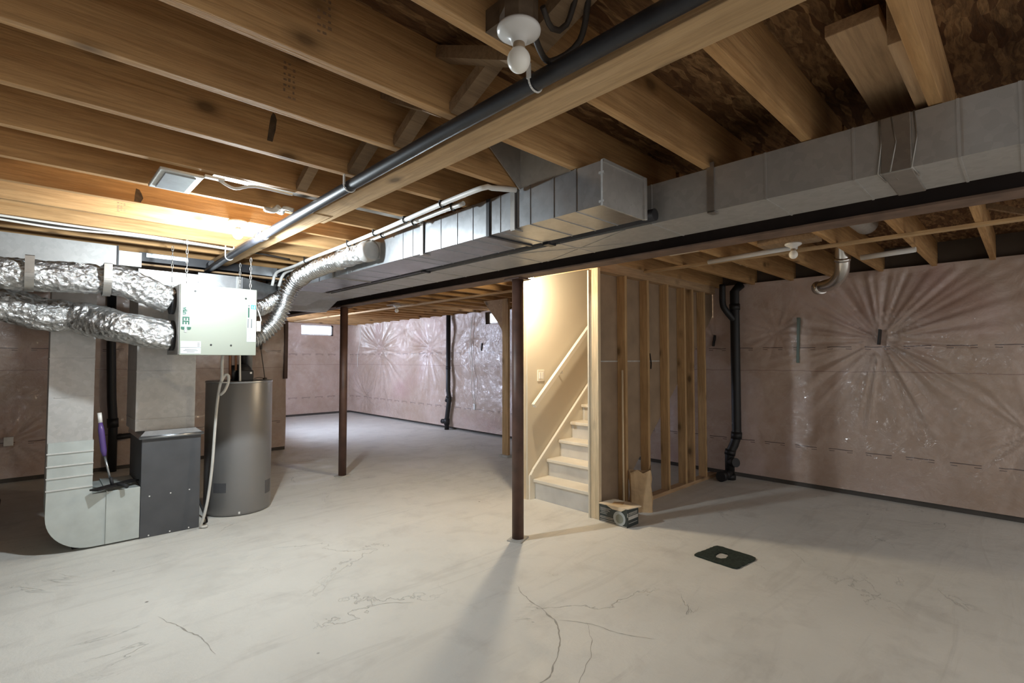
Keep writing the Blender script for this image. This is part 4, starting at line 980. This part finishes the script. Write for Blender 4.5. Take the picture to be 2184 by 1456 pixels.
vo = [[m.bm.verts.new((q.x, q.y, z)) for q in ring] for z in (.0005, .011)]
vm = [[m.bm.verts.new((q.x, q.y, z)) for q in inner] for z in (.0005, .010)]
n = len(ring)
for i in range(n):
    j = (i + 1) % n
    m.bm.faces.new((vo[0][i], vo[0][j], vo[1][j], vo[1][i])); m.bm.faces.new((vo[1][i], vo[1][j], vm[1][j], vm[1][i]))
    m.bm.faces.new((vm[1][i], vm[1][j], vm[0][j], vm[0][i])); m.bm.faces.new((vo[0][i], vm[0][i], vm[0][j], vo[0][j]))
build('turf', m, M['mat'], t)
m = MB()
for k in range(900):
    u, v_ = random.random(), random.random()
    q = Vector(mc[0]).lerp(Vector(mc[1]), u).lerp(Vector(mc[3]).lerp(Vector(mc[2]), u), v_)
    if ((q.x - 3.562) / .068) ** 2 + ((q.y - 1.552) / .046) ** 2 < 1: continue
    q = Vector((3.57, 1.53)) + (q - Vector((3.57, 1.53))) * .97
    dx, dy = random.uniform(-.004, .004), random.uniform(-.004, .004)
    A_ = m.bm.verts.new((q.x - .0015, q.y, .009)); B_ = m.bm.verts.new((q.x + .0015, q.y + .001, .009)); C_ = m.bm.verts.new((q.x + dx, q.y + dy, .009 + random.uniform(.004, .010)))
    m.bm.faces.new((A_, B_, C_))
o = build('turf_fibres', m, M['mat'], t); o['kind'] = 'stuff'
build('worn_backing', MB().box((3.510, 1.520, .0006), (3.615, 1.585, .004)), M['cap'], t)

# carton : sides along Y and X, front faces -X and -Y
t = thing('black_carton', (3.69, 2.48, 0), 'small black printed carton with a white disc picture at the foot of the end stud', 'box')
cx0, cx1, cy0, cy1, cz = 3.59, 3.765, 2.352, 2.630, .150
body = build('box_body', MB().box((cx0, cy0, 0), (cx1, cy1, cz), .002), M['boxblack'], t)
flap = MB(); flap.prism([(cx0 - .012, cy1 + .0), (cx0 - .010, cy0 + .06), (cx0 + .01, cy0 - .005), (cx1 - .01, cy0 - .035), (cx1 + .025, cy0 + .05), (cx1 + .005, cy1 - .02)], 2, cz + .001, cz + .008)
flap.prism([(cy0 + .01, cz + .002), (cy0 + .05, cz - .022), (cy0 + .14, cz - .020), (cy0 + .20, cz + .002)], 0, cx0 - .010, cx0 - .002)
build('torn_lid', flap, M['card'], t)
build('lid_patch', MB().box((cx0 + .05, cy0 + .10, cz + .0075), (cx0 + .13, cy0 + .19, cz + .010), 0, Matrix.Rotation(.4, 3, 'Z')), M['paper'], t)
build('disc_picture', MB().lathe((cx0 - .0005, cy0 + .074, .064), [(.060, 0), (.060, .0015)], 32, (-1, 0, 0)), M['label'], body)
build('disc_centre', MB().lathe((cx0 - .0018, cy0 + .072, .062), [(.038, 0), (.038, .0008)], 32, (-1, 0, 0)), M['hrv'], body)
m = MB()
for k, (w0, w1, z) in enumerate(((.16, .27, .118), (.18, .268, .108), (.17, .27, .098), (.19, .262, .085), (.20, .27, .072), (.13, .27, .045), (.14, .272, .034), (.12, .27, .018))):
    m.box((cx0 - .0012, cy0 + w0, z), (cx0 + .001, cy0 + w1, z + .0035))
m.box((cx0 + .02, cy0 - .0012, .060), (cx1 - .01, cy0 + .001, .088))
for z in (.096, .106, .114, .03): m.box((cx0 + .025, cy0 - .0012, z), (cx1 - .02, cy0 + .001, z + .004))
m.box((cx0 + .003, cy0 - .0012, .085), (cx0 + .015, cy0 + .001, .118))
m.box((cx0 - .0012, cy0 + .003, .004), (cx0 + .001, cy0 + .27, .009))
build('print_lines', m, M['cap'], body)
# paper bag
bm = bmesh.new(); rows = 14; sides = 24; rings = []
for j in range(rows + 1):
    h = j / rows; ring = []
    for k in range(sides):
        a = 2 * PI * k / sides
        wx = .062 - .022 * h; wy = .100
        sq = (abs(math.cos(a)) ** 6 + abs(math.sin(a)) ** 6) ** (-1 / 6)
        lx, ly = wx * math.cos(a) * sq, wy * math.sin(a) * sq
        p_ = Vector((4.11 + .80 * lx + .60 * ly + .01 * h, 2.535 + .60 * lx - .80 * ly + .02 * h, .36 * h))
        nz_ = noise.noise(p_ * 16) * .009 * (1 if j else 0); p_ += Vector((math.cos(a), math.sin(a), 0)) * nz_
        if j == rows: p_.z += .03 * noise.noise(Vector((k * .5, 1, 2))) + (.05 if math.sin(a) > .80 and math.cos(a) > .0 else 0)
        ring.append(bm.verts.new(p_))
    rings.append(ring)
for j in range(rows):
    for k in range(sides): bm.faces.new((rings[j][k], rings[j][(k + 1) % sides], rings[j + 1][(k + 1) % sides], rings[j + 1][k]))
bm.faces.new(rings[0][::-1])
bmm = MB(); bmm.bm = bm
o = tag(build('paper_bag', bmm, M['paper']), 'crumpled open brown paper bag standing by the bare studs behind the carton', 'bag')
sd = o.modifiers.new('thickness', 'SOLIDIFY'); sd.thickness = .002

# mop on the filter box
t = thing('floor_mop', (.46, 4.9, .41), 'purple spray mop leaning on the filter box between duct and furnace', 'mop')
build('mop_head', MB().bar((.355, 4.78, .440), (.62, 4.98, .440), .075, .012), M['black'], t)
build('mop_neck', MB().tube([(.47, 4.875, .446), (.46, 4.89, .50)], .012, 10).tube([(.50, 4.86, .449), (.535, 4.82, .440), (.55, 4.79, .432)], .014, 10), M['blackrub'], t)
build('mop_pole', MB().tube([(.458, 4.89, .49), (.425, 4.93, .66)], .0075, 10), M['galv'], t)
build('mop_bottle', MB().tube([(.424, 4.93, .66), (.418, 4.94, .70), (.400, 4.95, .86), (.395, 4.955, .92)], lambda q: .011 + .010 * math.sin(PI * q), 14), M['purple'], t)
build('mop_grip', MB().tube([(.395, 4.955, .915), (.388, 4.96, .99)], .014, 12), M['white'], t)
tag(build('drip_tray', MB().box((.30, 5.42, .0), (.62, 5.95, .06), .01), M['galv_dull']), 'grey metal tray on the floor behind the filter box', 'tray')
# dark bag at the left edge
bmm = MB(); bmesh.ops.create_icosphere(bmm.bm, subdivisions=3, radius=1)
for v in bmm.bm.verts:
    q = v.co.copy(); q *= 1 + .25 * noise.noise(q * 1.7) + .08 * noise.noise(q * 5)
    v.co = Vector((-.30 + q.x * .16, 6.0 + q.y * .16, max(0, .17 + q.z * .2)))
for f in bmm.bm.faces: f.smooth = True
tag(build('garbage_bag', bmm, M['black']), 'black plastic bag on the floor at the left edge', 'bag')
tag(build('floor_cable', MB().tube(spline([(1.10, 5.25, .5), (1.10, 5.2, .2), (1.13, 4.98, .01), (1.09, 4.9, .008)]), .008, 8), M['blackrub']), 'short black line dropping to the floor between furnace and heater', 'cable')
